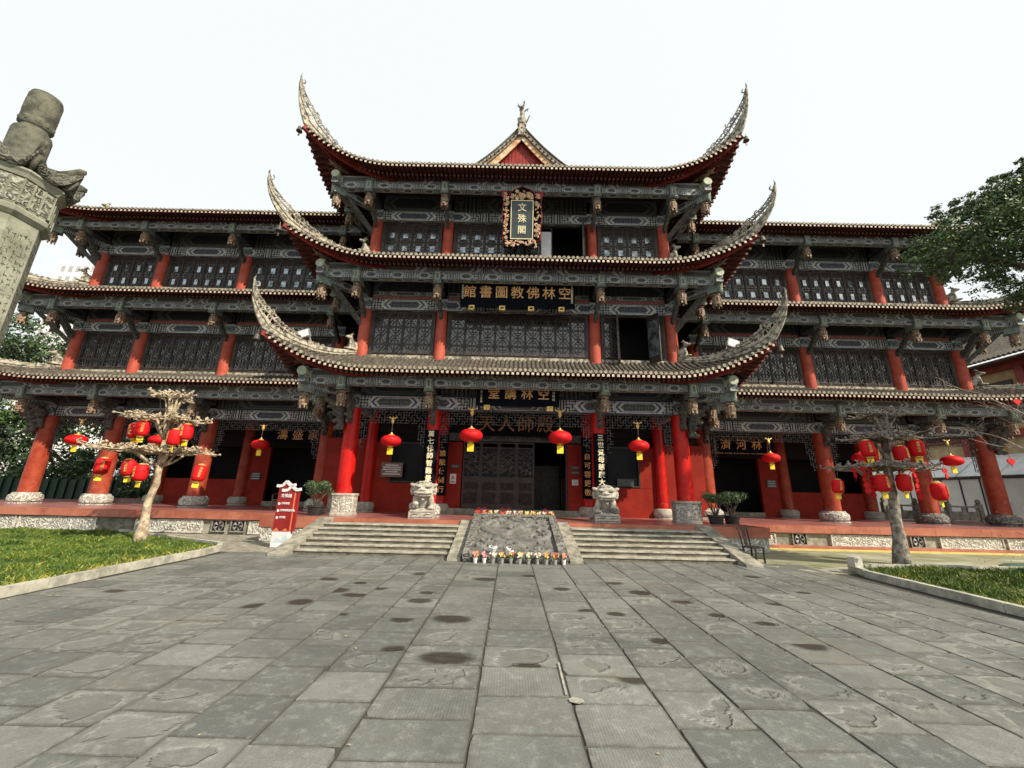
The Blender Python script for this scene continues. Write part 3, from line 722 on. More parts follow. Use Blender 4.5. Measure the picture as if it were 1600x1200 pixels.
def corner_board(rf, sg, parent, beamz, x0=5.9):
    """red sweeping fascia under both eaves of a corner"""
    mb = MB(); n = 14; e = 1-(rf.Xe-x0)/rf.a
    def strip(fn):
        pr_ = []
        for i in range(n+1):
            k = i/n; pr_.append(fn(k))
        for i in range(n+1):
            c, hh, o = pr_[i]
            for p in (c-Vector((0, 0, hh))-o*.03, c-Vector((0, 0, hh))+o*.03, c+o*.03, c-o*.03): mb.v.append(tuple(p))
        b = len(mb.v)-4*(n+1)
        for i in range(n):
            for j in range(4): mb.face((b+4*i+j, b+4*i+(j+1) % 4, b+4*i+4+(j+1) % 4, b+4*i+4+j))
        mb.face((b, b+1, b+2, b+3)); mb.face((b+4*n+3, b+4*n+2, b+4*n+1, b+4*n))
    def fr(k):
        x = x0+(rf.Xe-x0)*k; d = .95*(1-k)**1.1+.03; p = rf.front(sg*x, min(d, .99*max(.03, rf.Xe-x+.03))) if False else rf.front(sg*x, d)
        return (p-Vector((0, 0, .10+.12*(1-k))), .12+.13*math.sin(math.pi*min(1, k*.9+.1)), Vector((0, 1, 0)))
    def fs(k):
        y = (rf.Xe-x0)*(1-k); d = .95*(1-k)**1.1+.03; p = rf.side(sg)(y, d)
        return (p-Vector((0, 0, .10+.12*(1-k))), .12+.13*math.sin(math.pi*min(1, k*.9+.1)), Vector((1, 0, 0)))
    strip(fr)
    def fr2(k):
        c, h, o = fr(k); x = x0+.7+(rf.Xe-x0-.7)*k; p = rf.front(sg*x, .55*(1-k)+.04)
        return (p-Vector((0, .02, .13)), .05+.07*math.sin(math.pi*k), o)
    strip(fr2)
    # the big corner beam below the hip
    c0 = rf.front(sg*(rf.Xe-1.9), 1.9)-Vector((0, 0, .45)); c1 = rf.front(sg*rf.Xe, 0)-Vector((0, 0, .16))
    mb.bar(c0, c0.lerp(c1, .55)-Vector((0, 0, .10)), .18, .26); mb.bar(c0.lerp(c1, .55)-Vector((0, 0, .10)), c1, .14, .2)
    mb.build('corner_board', 'fascia_red', parent)
def bell(parent, p):
    mb = MB(); mb.tube([p, p-Vector((0, 0, .16))], .012, 4)
    mb.lathe((p.x, p.y, p.z-.42), [(.135, 0), (.12, .03), (.10, .10), (.085, .2), (.05, .25), (.02, .27)], 14)
    b = mb.build('bell', 'bronze', parent, smooth=True, angle=40)
    mb = MB(); mb.tube([p-Vector((0, 0, .42)), p-Vector((0, 0, .55))], .01, 4); mb.box(p.x-.035, p.x+.035, p.y-.01, p.y+.01, p.z-.66, p.z-.55); mb.build('clapper', 'bronze', b)
def ridge_beast(parent, loc, rz, s=1.0):
    B = [((0, 0, .07), (.34, .13, .07)), ((-.13, 0, .28), (.17, .12, .2)), ((-.02, 0, .40), (.13, .11, .17), (0, 25, 0)), ((.10, 0, .62), (.14, .10, .11)), ((.22, 0, .60), (.09, .07, .06)), ((.05, 0, .74), (.05, .09, .05)), ((-.02, 0, .78), (.10, .02, .04)), ((.08, .07, .2), (.05, .045, .2)), ((.08, -.07, .2), (.05, .045, .2)), ((-.30, 0, .45), (.05, .04, .2), (0, -20, 0)), ((-.22, 0, .16), (.12, .1, .12)), ((0, .04, .82), (.03, .02, .08)), ((0, -.04, .82), (.03, .02, .08))]
    o = sculpt('ridge_beast', B, 'ridge_plaster', parent, .025, 1); o.location = loc; o.rotation_euler = (0, 0, rz); o.scale = (s, s, s); return o
def dragon_head(parent, loc, rz, s=1.0, mat='lotus_brown'):
    B = [((0, 0, 0), (.34, .13, .13)), ((.32, 0, .04), (.2, .13, .12)), ((.52, 0, .10), (.15, .09, .05), (0, -20, 0)), ((.48, 0, -.07), (.13, .08, .035), (0, 12, 0)), ((.62, 0, .17), (.05, .06, .05)), ((.36, .09, .15), (.05, .04, .05)), ((.36, -.09, .15), (.05, .04, .05)), ((.18, .08, .2), (.14, .03, .03), (0, 30, 0)), ((.18, -.08, .2), (.14, .03, .03), (0, 30, 0)), ((.1, 0, -.12), (.18, .1, .06)), ((-.3, 0, -.02), (.25, .1, .1))]
    o = sculpt('dragon_head', B, mat, parent, .026, 1); o.location = loc; o.rotation_euler = (0, 0, rz); o.scale = (s, s, s); return o

# ---------- roofs of the centre block
def centre_roof(z0, A, tip, gable=False, seed=1, corner_mats=('ridge_plaster', 'ridge_plaster')):
    rf = Roof(z0, 9.66, 14.8, A)
    tiles, raft = MB(), MB()
    sp = .195
    if not gable:
        Lf = lambda x: min(rf.D, rf.Xe-abs(x)); Ls = lambda p: min(rf.D, p)
        slope((tiles, raft), rf, rf.front, frange(-rf.Xe, rf.Xe, sp), Lf, Vector((1, 0, 0)), sp)
        for sg in (-1, 1): slope((tiles, raft), rf, rf.side(sg), frange(0, 5.0 if z0 > 0 else 8, sp), Ls, Vector((0, 1, 0)), sp)
    else:
        g3 = lambda d: .12*d+.0047*d**3+.10*min(d, 3.2)-.00*d
        rf.prof = g3
        DF = 3.3
        Lf = lambda x: min(DF, rf.Xe-abs(x)); Ls = lambda p: rf.Xe if p > DF else p
        slope((tiles, raft), rf, rf.front, frange(-rf.Xe, rf.Xe, sp), Lf, Vector((1, 0, 0)), sp)
        for sg in (-1, 1):
            slope((tiles, raft), rf, rf.side(sg), frange(0, DF, sp), lambda p: p, Vector((0, 1, 0)), sp)
            slope((tiles, raft), rf, rf.side(sg), frange(DF+.02, 12, sp), lambda p: rf.Xe, Vector((0, 1, 0)), sp, nd=14)
    ro = tiles.build('roof', ['tile_grey', 'tile_end', 'tile_grey'], T)
    raft.build('rafters', ['rafter_red', 'rafter_end', 'rafter_end_dark'], ro)
    for sg in (-1, 1):
        c, h = hip_horn(rf, sg, ro, scale=1.25 if gable else 1.0, tip=tip, seed=seed+sg, start=0 if not gable else -.6)
        corner_board(rf, sg, ro, z0)
        bell(ro, c+Vector((sg*.12, -.02, -.05)))
        if not gable:
            q = rf.front(sg*(rf.Xe-2.2), 2.2); ridge_beast(ro, q+Vector((0, 0, .22)), R(-45) if sg > 0 else R(225), 1.0)
        q = rf.front(sg*(rf.Xe-1.15), 1.15); dragon_head(ro, q-Vector((0, 0, .52)), R(-45) if sg > 0 else R(225), .9)
    if not gable:   # plaster strip where the roof meets the wall
        mb = MB(); mb.box(-7.4, 7.4, 17.22, 17.3, z0+1.18, z0+1.36); mb.build('wall_ridge', 'ridge_plaster', ro)
    return rf, ro
RC1, o1 = centre_roof(6.50, 1.36, (.42, 1.75), seed=1)
RC2, o2 = centre_roof(11.52, 1.22, (.62, 1.78), seed=4)
RC3, o3 = centre_roof(16.22, 1.75, (.34, 2.2), True, seed=8)
def gable(rf, ro):
    yg = 18.1; zf = lambda x: rf.z0+rf.prof(rf.Xe-abs(x))-.1
    xs = [i*.25-3.5 for i in range(29)]
    mb = MB(); mb.prism([(x, zf(x)-.35) for x in xs]+[(3.5, 17.0), (-3.5, 17.0)], yg+.25, yg+.32)
    for k in range(34):
        x = -3.3+k*.2; mb.box(x-.012, x+.012, yg+.225, yg+.25, 17, min(zf(x)-.45, 22.4))
    g = mb.build('gable_wall', 'board_red', ro)
    def band(off0, off1, y0, y1, name, mat, lim=3.6):
        mb = MB(); X = [i*.2-lim for i in range(int(lim*2/.2)+1)]; b = 0
        for x in X:
            a, c = zf(x)+off0, zf(x)+off1
            mb.v += [(x, y0, a), (x, y1, a), (x, y1, c), (x, y0, c)]
        for i in range(len(X)-1):
            for j in range(4): mb.face((4*i+j, 4*i+(j+1) % 4, 4*i+4+(j+1) % 4, 4*i+4+j))
        return mb.build(name, mat, ro)
    band(-.62, -.16, yg-.02, yg+.05, 'bargeboard', plain('barge_paint', (.42, .20, .08), (.60, .52, .36), 3.5, .7, .3))
    band(-.12, .05, yg-.12, yg+.2, 'verge_tiles', 'tile_end'); band(.10, .38, yg-.02, yg+.3, 'gable_ridge', 'ridge_plaster')
    mb = MB(); mb.tube([(x*.2, yg-.02, zf(x*.2)+.42) for x in range(-18, 19)], .06, 6)
    for k in range(-16, 17): mb.tube([(k*.21, yg-.22, zf(k*.21)+.02), (k*.21, yg+.1, zf(k*.21)+.04)], .06, 6)
    mb.build('verge_roll', 'tile_grey', ro)
    mb = MB(); top = zf(0); mb.box(-.13, .13, yg-.12, 30, top+.02, top+.5); mb.box(-.2, .2, yg-.2, yg+.1, top-.45, top+.15); mb.build('main_ridge', 'ridge_plaster', ro)
    zt = top+.45
    B = [((0, 0, .1), (.28, .3, .22)), ((0, .05, .45), (.22, .24, .32)), ((.02, .0, .85), (.16, .18, .3)), ((-.03, -.1, 1.12), (.14, .22, .14)), ((-.02, -.28, 1.06), (.08, .14, .07)), ((-.1, 0, 1.3), (.04, .05, .12), (0, -15, 0)), ((.2, .1, .5), (.05, .12, .25), (0, 12, 0)), ((-.2, .1, .5), (.05, .12, .25), (0, -12, 0))]
    rb = sculpt('ridge_finial', B, 'ridge_plaster', ro, .04, 1); rb.location = (0, yg+.1, zt)
    mb = MB()
    for pts in ([(-.03, 0, 1.3), (-.18, 0, 1.55), (-.26, 0, 1.85)], [(-.18, 0, 1.55), (-.30, 0, 1.62)], [(-.15, 0, 1.5), (-.12, 0, 1.75)], [(.02, 0, 1.3), (.1, 0, 1.6), (.12, 0, 1.9), (.17, 0, 2.1)], [(.1, 0, 1.6), (.02, 0, 1.78)], [(.12, 0, 1.85), (.04, 0, 1.98)], [(.08, 0, 1.1), (.28, 0, 1.35), (.42, 0, 1.42)], [(.3, 0, 1.37), (.34, 0, 1.15)], [(.26, 0, .3), (.40, 0, .75), (.46, 0, .95)]):
        mb.tube([(a, b, c*.93) for a, b, c in pts], [.045]+[.035]*(len(pts)-2)+[.008], 5)
    f = mb.build('finial_antlers', 'carved_grey', ro); f.location = (0, yg+.1, zt)
gable(RC3, o3)

# ---------- roofs of the wings
def wing_roof(sg, z0, A, tip, seed):
    rf = Roof(z0, 26.85, 18.2, A, a=4.5); tiles, raft = MB(), MB(); sp = .215
    top = z0 > 15
    if z0 < 8: rf.prof = lambda d: .12*d+.095*d*d
    if top: rf.prof = lambda d: .2*d+.055*d*d
    D = 6.5 if top else 2.5
    rf.D = D if top else 2.5
    rows = frange(7.4, rf.Xe, sp)
    if sg < 0: rows = [-x for x in reversed(rows)]
    slope((tiles, raft), rf, rf.front, rows, lambda x: min(D, rf.Xe-abs(x)), Vector((1, 0, 0)), sp, nd=8 if top else 6)
    slope((tiles, raft), rf, rf.side(sg), frange(0, 10, sp), lambda p: min(D, p), Vector((0, 1, 0)), sp)
    ro = tiles.build('roof', ['tile_grey', 'tile_end', 'tile_grey'], T); raft.build('rafters', ['rafter_red', 'rafter_end', 'rafter_end_dark'], ro)
    rf.D = 2.5
    c, h = hip_horn(rf, sg, ro, scale=.8, tip=tip, seed=seed)
    corner_board(rf, sg, ro, z0, x0=22.6); bell(ro, c+Vector((sg*.12, 0, -.05)))
    q = rf.front(sg*(rf.Xe-2.25), 2.25); ridge_beast(ro, q+Vector((0, 0, .22)), R(-45) if sg > 0 else R(225), 1.1)
    mb = MB(); x0, x1 = (8.6, 24.3); mb.box(sg*x0, sg*x1, 18.2+D-.07, 18.2+D+.03, z0+rf.prof(D)-.05, z0+rf.prof(D)+(.14 if not top else .5)); mb.build('wall_ridge', 'ridge_plaster', ro)
for sg in (-1, 1):
    for k, (z0, A) in enumerate(((6.80, .9), (11.45, .9), (16.15, .9))): wing_roof(sg, z0, A, (.7, 1.2), 20+k+sg)

# ---------- columns
def column(name, x, y, z0, z1, r, mat, base=None):
    mb = MB(); mb.lathe((x, y, 0), [(r*1.0, z0), (r, z0+(z1-z0)*.35), (r*.93, z1)], 28); c = mb.build(name, mat, T, smooth=True, angle=60)
    if base: base(c, x, y)
    return c
def drum(c, x, y, z=TZ, r=.50, h=.5, mat='relief_marble'):
    mb = MB(); mb.lathe((x, y, z), [(r*1.02, 0), (r*1.02, .05)], 28); mb.lathe((x, y, z), [(r*.86, .05), (r*1.0, .12), (r*1.04, .24), (r*1.0, .38), (r*.84, .46), (r*.80, h)], 28)
    mb.build('column_base', mat, c, smooth=True, angle=35)
def plinth(c, x, y):
    mb = MB(); z = TZ; r = .62; mb.lathe((x, y, z), [(r*.98, 0), (r*.98, .07), (r*.93, .10), (r*.93, .74), (r*1.0, .78), (r*1.0, .86), (r*.7, .86)], 8, rot=.5)
    o = mb.build('column_plinth', 'stone_light', c)
    mb = MB()
    for k in range(8):
        a = math.pi/4*(k); n = Vector((math.cos(a), math.sin(a), 0)); tt = Vector((-n.y, n.x, 0)); ap = r*.93*math.cos(math.pi/8)
        q = Vector((x, y, 0))+n*(ap+.006); w_ = .19
        mb.poly([q-tt*w_+Vector((0, 0, z+.15)), q+tt*w_+Vector((0, 0, z+.15)), q+tt*w_+Vector((0, 0, z+.69)), q-tt*w_+Vector((0, 0, z+.69))])
    mb.build('carved_face', 'relief_marble', o)
for s in (-1, 1):
    column('column', s*7.16, CY, TZ+.85, 5.33, .335, 'column_red', plinth)
    column('column', s*3.59, CY, TZ+.4, 5.33, .31, 'column_red', lambda c, x, y: drum(c, x, y))
    for x in CX: 
        column('column', s*x, 20.0, TZ+.3, 5.9, .27, 'column_red', lambda c, x, y: drum(c, x, y, r=.44, h=.42, mat='stone_light'))
        column('column', s*x, CY, 7.6, 10.07, .27, 'column_upper'); column('column', s*x, CY, 12.7, 14.96, .26, 'column_upper')
    column('column', s*7.16, 20.9, 7.6, 10.07, .27, 'column_upper'); column('column', s*7.16, 20.9, 12.7, 14.96, .26, 'column_upper')
    for x in WX:
        column('column', s*x, WY, TZ+.45, 5.25, .36, 'column_faded', lambda c, x, y: drum(c, x, y, r=.60, h=.52, mat='relief_marble' if x < -22 else 'relief_grey' if x > 20 else 'relief_marble'))
        column('column', s*x, WY, 7.5, 9.99, .29, 'column_upper'); column('column', s*x, WY, 12.4, 14.9, .28, 'column_upper')
        column('column', s*x, 24.0, TZ+.35, 5.9, .3, 'column_faded', lambda c, x, y: drum(c, x, y, r=.5, h=.4, mat='stone_light'))

# ---------- painted beams, hanging posts, struts
def hbeam(name, mat, x0, x1, y0, y1, z0, z1, parent=None, bev=False):
    mb = MB(); mb.box(x0, x1, y0, y1, z0, z1, band=True); return mb.build(name, mat, parent or T)
def beams_row(xs, y, z0, z1, mat, name, th=.28, cap=True):
    for a, b in zip(xs[:-1], xs[1:]): hbeam(name, mat, a+.14, b-.14, y-th/2, y+th/2, z0, z1)
def post_mesh():
    mb = MB(); mb.box(-.19, .19, -.22, .22, 0, .52); b = mb
    return b
def hanging_post(x, y, z, rz=0, big=True):
    """jade green beam end with a lotus post hanging below; z is the underside of the purlin"""
    e = bpy.data.objects.new('beam_end', bpy.data.objects[PROTO['beam_end']].data); COL.objects.link(e); e.parent = T; e.location = (x, y, z); e.rotation_euler = (0, 0, rz)
    for nm in ('beam_end_panel', 'lotus_post'):
        o = bpy.data.objects.new(nm, bpy.data.objects[PROTO[nm]].data); COL.objects.link(o); o.parent = e
    return e
PROTO = {}
def make_protos():
    mb = MB(); mb.box(-.17, .17, -.25, .30, -.16, .40); mb.box(-.20, .20, -.22, .30, -.20, -.16)
    a = mb.build('beam_end', 'jade_green', T); PROTO['beam_end'] = a.name
    mb = MB()
    for q in ((-.10, -.06, -.06, .30), (.06, .10, -.06, .30), (-.06, .06, -.06, -.02), (-.06, .06, .26, .30)): mb.box(q[0], q[1], -.27, -.25, q[2], q[3])
    b = mb.build('beam_end_panel', 'jade_light', a); PROTO['beam_end_panel'] = b.name
    mb = MB(); mb.lathe((0, 0, 0), [(.10, -.20), (.15, -.24), (.165, -.30), (.12, -.34), (.155, -.36), (.17, -.50), (.165, -.66), (.185, -.68), (.18, -.74)], 14)
    for k in range(6):
        t = 2*math.pi*k/6; mb.bar((.14*math.cos(t), .14*math.sin(t), -.72), (.15*math.cos(t), .15*math.sin(t), -.86), .075, .05)
    for k in range(10):
        t = 2*math.pi*k/10; mb.box(.165*math.cos(t)-.02, .165*math.cos(t)+.02, .165*math.sin(t)-.02, .165*math.sin(t)+.02, -.62, -.40)
    c = mb.build('lotus_post', 'lotus_brown', a); PROTO['lotus_post'] = c.name
    a.location = (3.59, 15.9, 6.03)
make_protos(); FIRST = [True]
def strut(x, y0, z0, y1, z1, dx=0, mat='carved_grey', w_=.16):
    """carved diagonal from the column out to the beam end"""
    mb = MB(); a = Vector((x, y0, z0)); b = Vector((x+dx, y1, z1)); n = 7
    pts = [a.lerp(b, k/n)+Vector((0, 0, -.12*math.sin(math.pi*k/n))) for k in range(n+1)]
    for k in range(n): mb.bar(pts[k], pts[k+1]+(pts[k+1]-pts[k])*.1, w_, .20+.07*(k % 2))
    mb.tube([p+Vector((0, 0, -.11)) for p in pts], [.05+.03*(k % 2) for k in range(n+1)], 6)
    return mb.build('strut', mat, T)
def carved_beast_bracket(x, y, z, s=1, rz=0, mat='carved_grey'):
    B = [((0, 0, 0), (.17, .26, .26)), ((0, -.22, .18), (.15, .2, .18)), ((0, -.42, .30), (.13, .2, .12)), ((0, .05, -.3), (.13, .16, .24)), ((0, .1, -.58), (.15, .13, .16)), ((.0, -.06, -.66), (.09, .12, .09)), ((.13, -.1, .1), (.06, .1, .12)), ((-.13, -.1, .1), (.06, .1, .12)), ((.1, -.2, -.2), (.05, .1, .07)), ((-.1, -.1, -.4), (.07, .08, .08)), ((0, -.36, .06), (.08, .13, .06)), ((0, -.1, .42), (.11, .3, .1))]
    o = sculpt('carved_bracket', B, mat, T, .035, 1, ); o.location = (x, y, z); o.rotation_euler = (0, 0, rz); o.scale = (s, s, s)
def storey_beams(xs, xe, y, zp, zh, k, sg=None, py=1.45):
    """xs: column positions; xe: free purlin end(s); y: column line; zp: purlin (bottom, top); zh: architrave (bottom, top)"""
    yp = y-py; m1 = 'paint_purlin'
    nodes = sorted(set(xs+xe))
    for a, b in zip(nodes[:-1], nodes[1:]):
        h = (zp[1]-zp[0])
        hbeam('purlin', m1, a+(.0), b-.0, yp-.15, yp+.15, zp[0], zp[0]+h*.48)
        hbeam('purlin_board', 'paint_upper_board', a, b, yp-.09, yp+.11, zp[0]+h*.48+.003, zp[1]+.05)
    for x in xs:
        hanging_post(x, yp-.02, zp[0]-.02)
        hbeam('cantilever', 'paint_beam_dark', x-.11, x+.11, yp+.25, y-.1, zp[0]-.10, zp[0]+.32)
        if k > 0: strut(x, y-.22, zh[0]-.35, yp+.25, zp[0]-.15)
        else: carved_beast_bracket(x+.0, y-.52, zh[0]+.05, 1.05)
    for a, b in zip(xs[:-1], xs[1:]):
        if sg == 0 or True:
            mat = 'paint_architrave_blue' if (k == 0 and y < 18) else 'paint_architrave'
            hbeam('architrave', mat, a+.25, b-.25, y-.17, y+.17, zh[0], zh[1])
            hbeam('lintel', 'paint_beam_dark', a+.2, b-.2, y-.09, y+.12, zh[1]+.003, zp[1]+.25)
            # ceiling between wall and purlin
    for x in xs:
        hbeam('column_cap', 'paint_purlin', x-.25, x+.25, y-.22, y+.22, zh[0]-.0, zh[1]+.04)
        if k >= 0:
            mb = MB(); c = Vector((x, y-.226, (zh[0]+zh[1])/2)); s_ = .17
            q = [c+Vector((0, 0, s_)), c+Vector((s_, 0, 0)), c-Vector((0, 0, s_)), c-Vector((s_, 0, 0))]
            for i in range(4): mb.bar(q[i], q[(i+1) % 4], .022)
            mb.build('diamond', 'jade_light', T)
PZ = [(6.02, 6.66), (10.9, 11.62), (15.62, 16.30)]; HZ = [(5.34, 5.93), (10.06, 10.62), (14.95, 15.52)]
for k in range(3):
    storey_beams([-7.16, -3.59, 3.59, 7.16], [-8.95, 8.95], CY, PZ[k], HZ[k], k)
    wz = (6.06, 6.68) if k == 0 else ((10.8, 11.45) if k == 1 else (15.62, 16.25)); wh = (5.24, 5.78) if k == 0 else ((9.99, 10.55) if k == 1 else (14.82, 15.42))
    storey_beams([-24.3, -20.75, -15.9, -9.75], [-26.0, -7.3], WY, wz, wh, k)
    storey_beams([9.75, 15.9, 20.75, 24.3], [7.3, 26.0], WY, wz, wh, k)
    # corner assemblies
    for s in (-1, 1):
        for (X, Y, zp) in ((7.16, CY, PZ[k]), (24.3, WY, wz)):
            e = 1.5; xo, yo = s*(X+e), Y-e
            a = Vector((s*X, Y, zp[0]-.1)); b = Vector((xo, yo, zp[0]+.0)); mb = MB(); mb.bar(a, b+(b-a)*.06, .24, .34); mb.build('corner_beam', 'paint_purlin', T)
            hanging_post(xo, yo, zp[0]-.16, R(45*s)); hanging_post(xo, Y, zp[0]-.02, R(90*s))
            hbeam('side_purlin', 'paint_purlin', xo-.15, xo+.15, yo-.45, Y+3.6, zp[0]+.0, zp[0]+.34)
            hbeam('side_purlin_board', 'paint_upper_board', xo-.10, xo+.10, yo-.30, Y+3.6, zp[0]+.343, zp[1]+.05)
            mb = MB(); q = len(mb.v); mb.lathe((0, 0, 0), [(.2, -.5), (.2, 0)], 16); mb.xform(Matrix.Translation((s*(X+1.79)+(.45 if s < 0 else -.45)*0, yo, zp[0]+.42)) @ Matrix.Rotation(R(-90 if s > 0 else 90), 4, 'Y') @ Matrix.Translation((0, 0, .5)))
            pe = mb.build('purlin_end', 'jade_light', T)
            mb = MB(); mb.lathe((0, 0, 0), [(.19, 0), (.19, .5)], 16); mb.xform(Matrix.Translation((xo, yo-.52, zp[0]+.44)) @ Matrix.Rotation(R(-90), 4, 'X')); mb.build('purlin_end', 'jade_light', T)
            if k > 0:
                zz = HZ[k][0] if X < 8 else wh[0]
                mb = MB(); mb.bar((s*(X+.15), Y-.15, zz-.75), (s*(X+1.25), Y-1.25, zp[0]-.1), .15, .2); mb.bar((s*(X+.2), Y, zz-.6), (s*(X+1.3), Y, zp[0]-.1), .13, .2); mb.build('strut', 'carved_grey', T)
            else: carved_beast_bracket(s*(X+.45), Y-.4, wh[0]-.05, 1.2, R(45*s)); carved_beast_bracket(s*(X+.55), Y, wh[0]+.0, 1.0, R(90*s))
# red decorated strip above the second storey windows
for (x0, x1, y) in ((-6.9, -3.9, CY), (-3.3, 3.3, CY), (3.9, 6.9, CY)):
    hbeam('red_strip', 'paint_red_strip', x0, x1, y-.125, y-.09, 10.64, 10.80); hbeam('upper_band', 'paint_upper_board', x0, x1, y-.12, y-.09, 10.81, 11.05)
for s in (-1, 1):
    for a, b in ((9.95, 15.6), (16.2, 20.5), (21.05, 24.0)): hbeam('red_strip', 'paint_red_strip', s*a if s > 0 else -b, s*b if s > 0 else -a, WY-.125, WY-.09, 10.57, 10.74)

# ---------- black bodies behind the windows, the rooms' shade put into their colour
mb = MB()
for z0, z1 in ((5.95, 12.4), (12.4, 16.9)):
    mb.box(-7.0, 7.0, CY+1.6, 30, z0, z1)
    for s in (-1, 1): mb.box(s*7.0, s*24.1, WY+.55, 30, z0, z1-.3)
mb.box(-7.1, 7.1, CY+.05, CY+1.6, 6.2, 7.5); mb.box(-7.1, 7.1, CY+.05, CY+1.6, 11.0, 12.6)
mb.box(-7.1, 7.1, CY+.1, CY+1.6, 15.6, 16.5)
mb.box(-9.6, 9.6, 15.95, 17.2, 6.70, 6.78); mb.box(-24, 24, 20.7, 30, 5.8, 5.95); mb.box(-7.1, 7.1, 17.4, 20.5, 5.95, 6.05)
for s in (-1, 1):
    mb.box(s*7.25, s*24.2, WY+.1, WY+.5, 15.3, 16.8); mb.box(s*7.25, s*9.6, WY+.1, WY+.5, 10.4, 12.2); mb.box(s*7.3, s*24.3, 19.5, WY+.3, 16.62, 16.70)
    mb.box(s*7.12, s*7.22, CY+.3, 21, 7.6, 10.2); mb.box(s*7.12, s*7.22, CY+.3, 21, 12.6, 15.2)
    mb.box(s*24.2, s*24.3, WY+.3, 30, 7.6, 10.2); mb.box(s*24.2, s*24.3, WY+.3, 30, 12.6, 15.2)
mb.build('shade_black_interior', 'shade_black', T)
for s in (-1, 1):
    for z in (10.3, 15.2): hbeam('side_architrave', 'paint_architrave', s*7.1, s*7.3, CY+.2, 21, z-.25, z+.3); hbeam('side_architrave', 'paint_architrave', s*24.15, s*24.4, WY+.25, 28, z-.3, z+.22)
    hbeam('side_architrave', 'paint_architrave_blue', s*7.05, s*7.3, CY+.3, 20, 5.34, 5.9); hbeam('side_architrave', 'paint_architrave', s*24.15, s*24.45, WY+.3, 24, 5.24, 5.78)

# ---------- windows
def ringsq(mb, cx, cz, w_, h_, t, y0, y1):
    mb.box(cx-w_/2, cx+w_/2, y0, y1, cz-h_/2, cz-h_/2+t); mb.box(cx-w_/2, cx+w_/2, y0, y1, cz+h_/2-t, cz+h_/2)
    mb.box(cx-w_/2, cx-w_/2+t, y0, y1, cz-h_/2+t, cz+h_/2-t); mb.box(cx+w_/2-t, cx+w_/2, y0, y1, cz-h_/2+t, cz+h_/2-t)
def leaf(fr, la, cw, pn, gp, x0, x1, z0, z1, kind, bottom):
    st = .045; ringsq(fr, (x0+x1)/2, (z0+z1)/2, x1-x0-.012, z1-z0, st, -.04, .04)
    tz = z1-st-.20; fr.box(x0+st, x1-st, -.03, .03, tz-.035, tz); cw.box(x0+st, x1-st, -.012, .01, tz, z1-st)
    zb = z0+st
    if bottom: fr.box(x0+st, x1-st, -.03, .03, z0+st+.24, z0+st+.275); cw.box(x0+st, x1-st, -.012, .01, z0+st, z0+st+.24); zb = z0+st+.275
    zt = tz-.035; X0, X1 = x0+st, x1-st; w_ = X1-X0; nc = 2; ch = (zt-zb)/nc
    pn.box(X0, X1, .02, .03, zb, zt)
    for c in range(nc):
        cx = (X0+X1)/2; cz = zb+ch*(c+.5); s_ = min(w_, ch)
        if kind == 'square':
            t = .022; ringsq(la, cx, cz, w_*.98, ch*.98, t, -.015, .015); ringsq(la, cx, cz, w_*.74, ch*.76, t, -.015, .015); ringsq(la, cx, cz, w_*.52, ch*.54, t*1.3, -.02, .018)
            for dx, dz in ((1, 0), (-1, 0), (0, 1), (0, -1)):
                for off in (-.12, .12):
                    if dx: la.box(cx+dx*w_*.26, cx+dx*w_*.49, -.012, .012, cz+off*ch-t/2, cz+off*ch+t/2)
                    else: la.box(cx+off*w_-t/2, cx+off*w_+t/2, -.012, .012, cz+dz*ch*.27, cz+dz*ch*.49)
            gp.poly([(cx-w_*.22, .012, cz-ch*.23), (cx+w_*.22, .012, cz-ch*.23), (cx+w_*.22, .012, cz+ch*.23), (cx-w_*.22, .012, cz+ch*.23)])
        else:
            t = .03; R1 = .49
            def octa(rx, rz_, k=.42, t=t):
                q = [(-rx*k, rz_), (rx*k, rz_), (rx, rz_*k), (rx, -rz_*k), (rx*k, -rz_), (-rx*k, -rz_), (-rx, -rz_*k), (-rx, rz_*k)]
                for i in range(8):
                    a_, b_ = q[i], q[(i+1) % 8]; la.bar((cx+a_[0], 0, cz+a_[1]), (cx+b_[0], 0, cz+b_[1]), t, .03, up=(0, 1, 0))
            octa(w_*R1, ch*.48, .45); octa(w_*.33, ch*.33, .5, .024)
            for dx, dz in ((1, 0), (-1, 0), (0, 1), (0, -1)): la.bar((cx+dx*w_*.33, 0, cz+dz*ch*.33), (cx+dx*w_*.49, 0, cz+dz*ch*.48), .05, .03, up=(0, 1, 0))
            for sx in (-1, 1):
                for sz in (-1, 1): ringsq(la, cx+sx*w_*.13, cz+sz*ch*.13, w_*.22, ch*.22, .02, -.015, .015)
            for sx in (-1, 1):
                ringsq(la, cx+sx*w_*.40, cz, w_*.12, ch*.2, .02, -.012, .012); ringsq(la, cx, cz+sx*ch*.40, w_*.2, ch*.12, .02, -.012, .012)
            la.box(cx-w_*.3, cx+w_*.3, -.012, .012, cz-.012, cz+.012); la.box(cx-.012, cx+.012, -.012, .012, cz-ch*.3, cz+ch*.3)
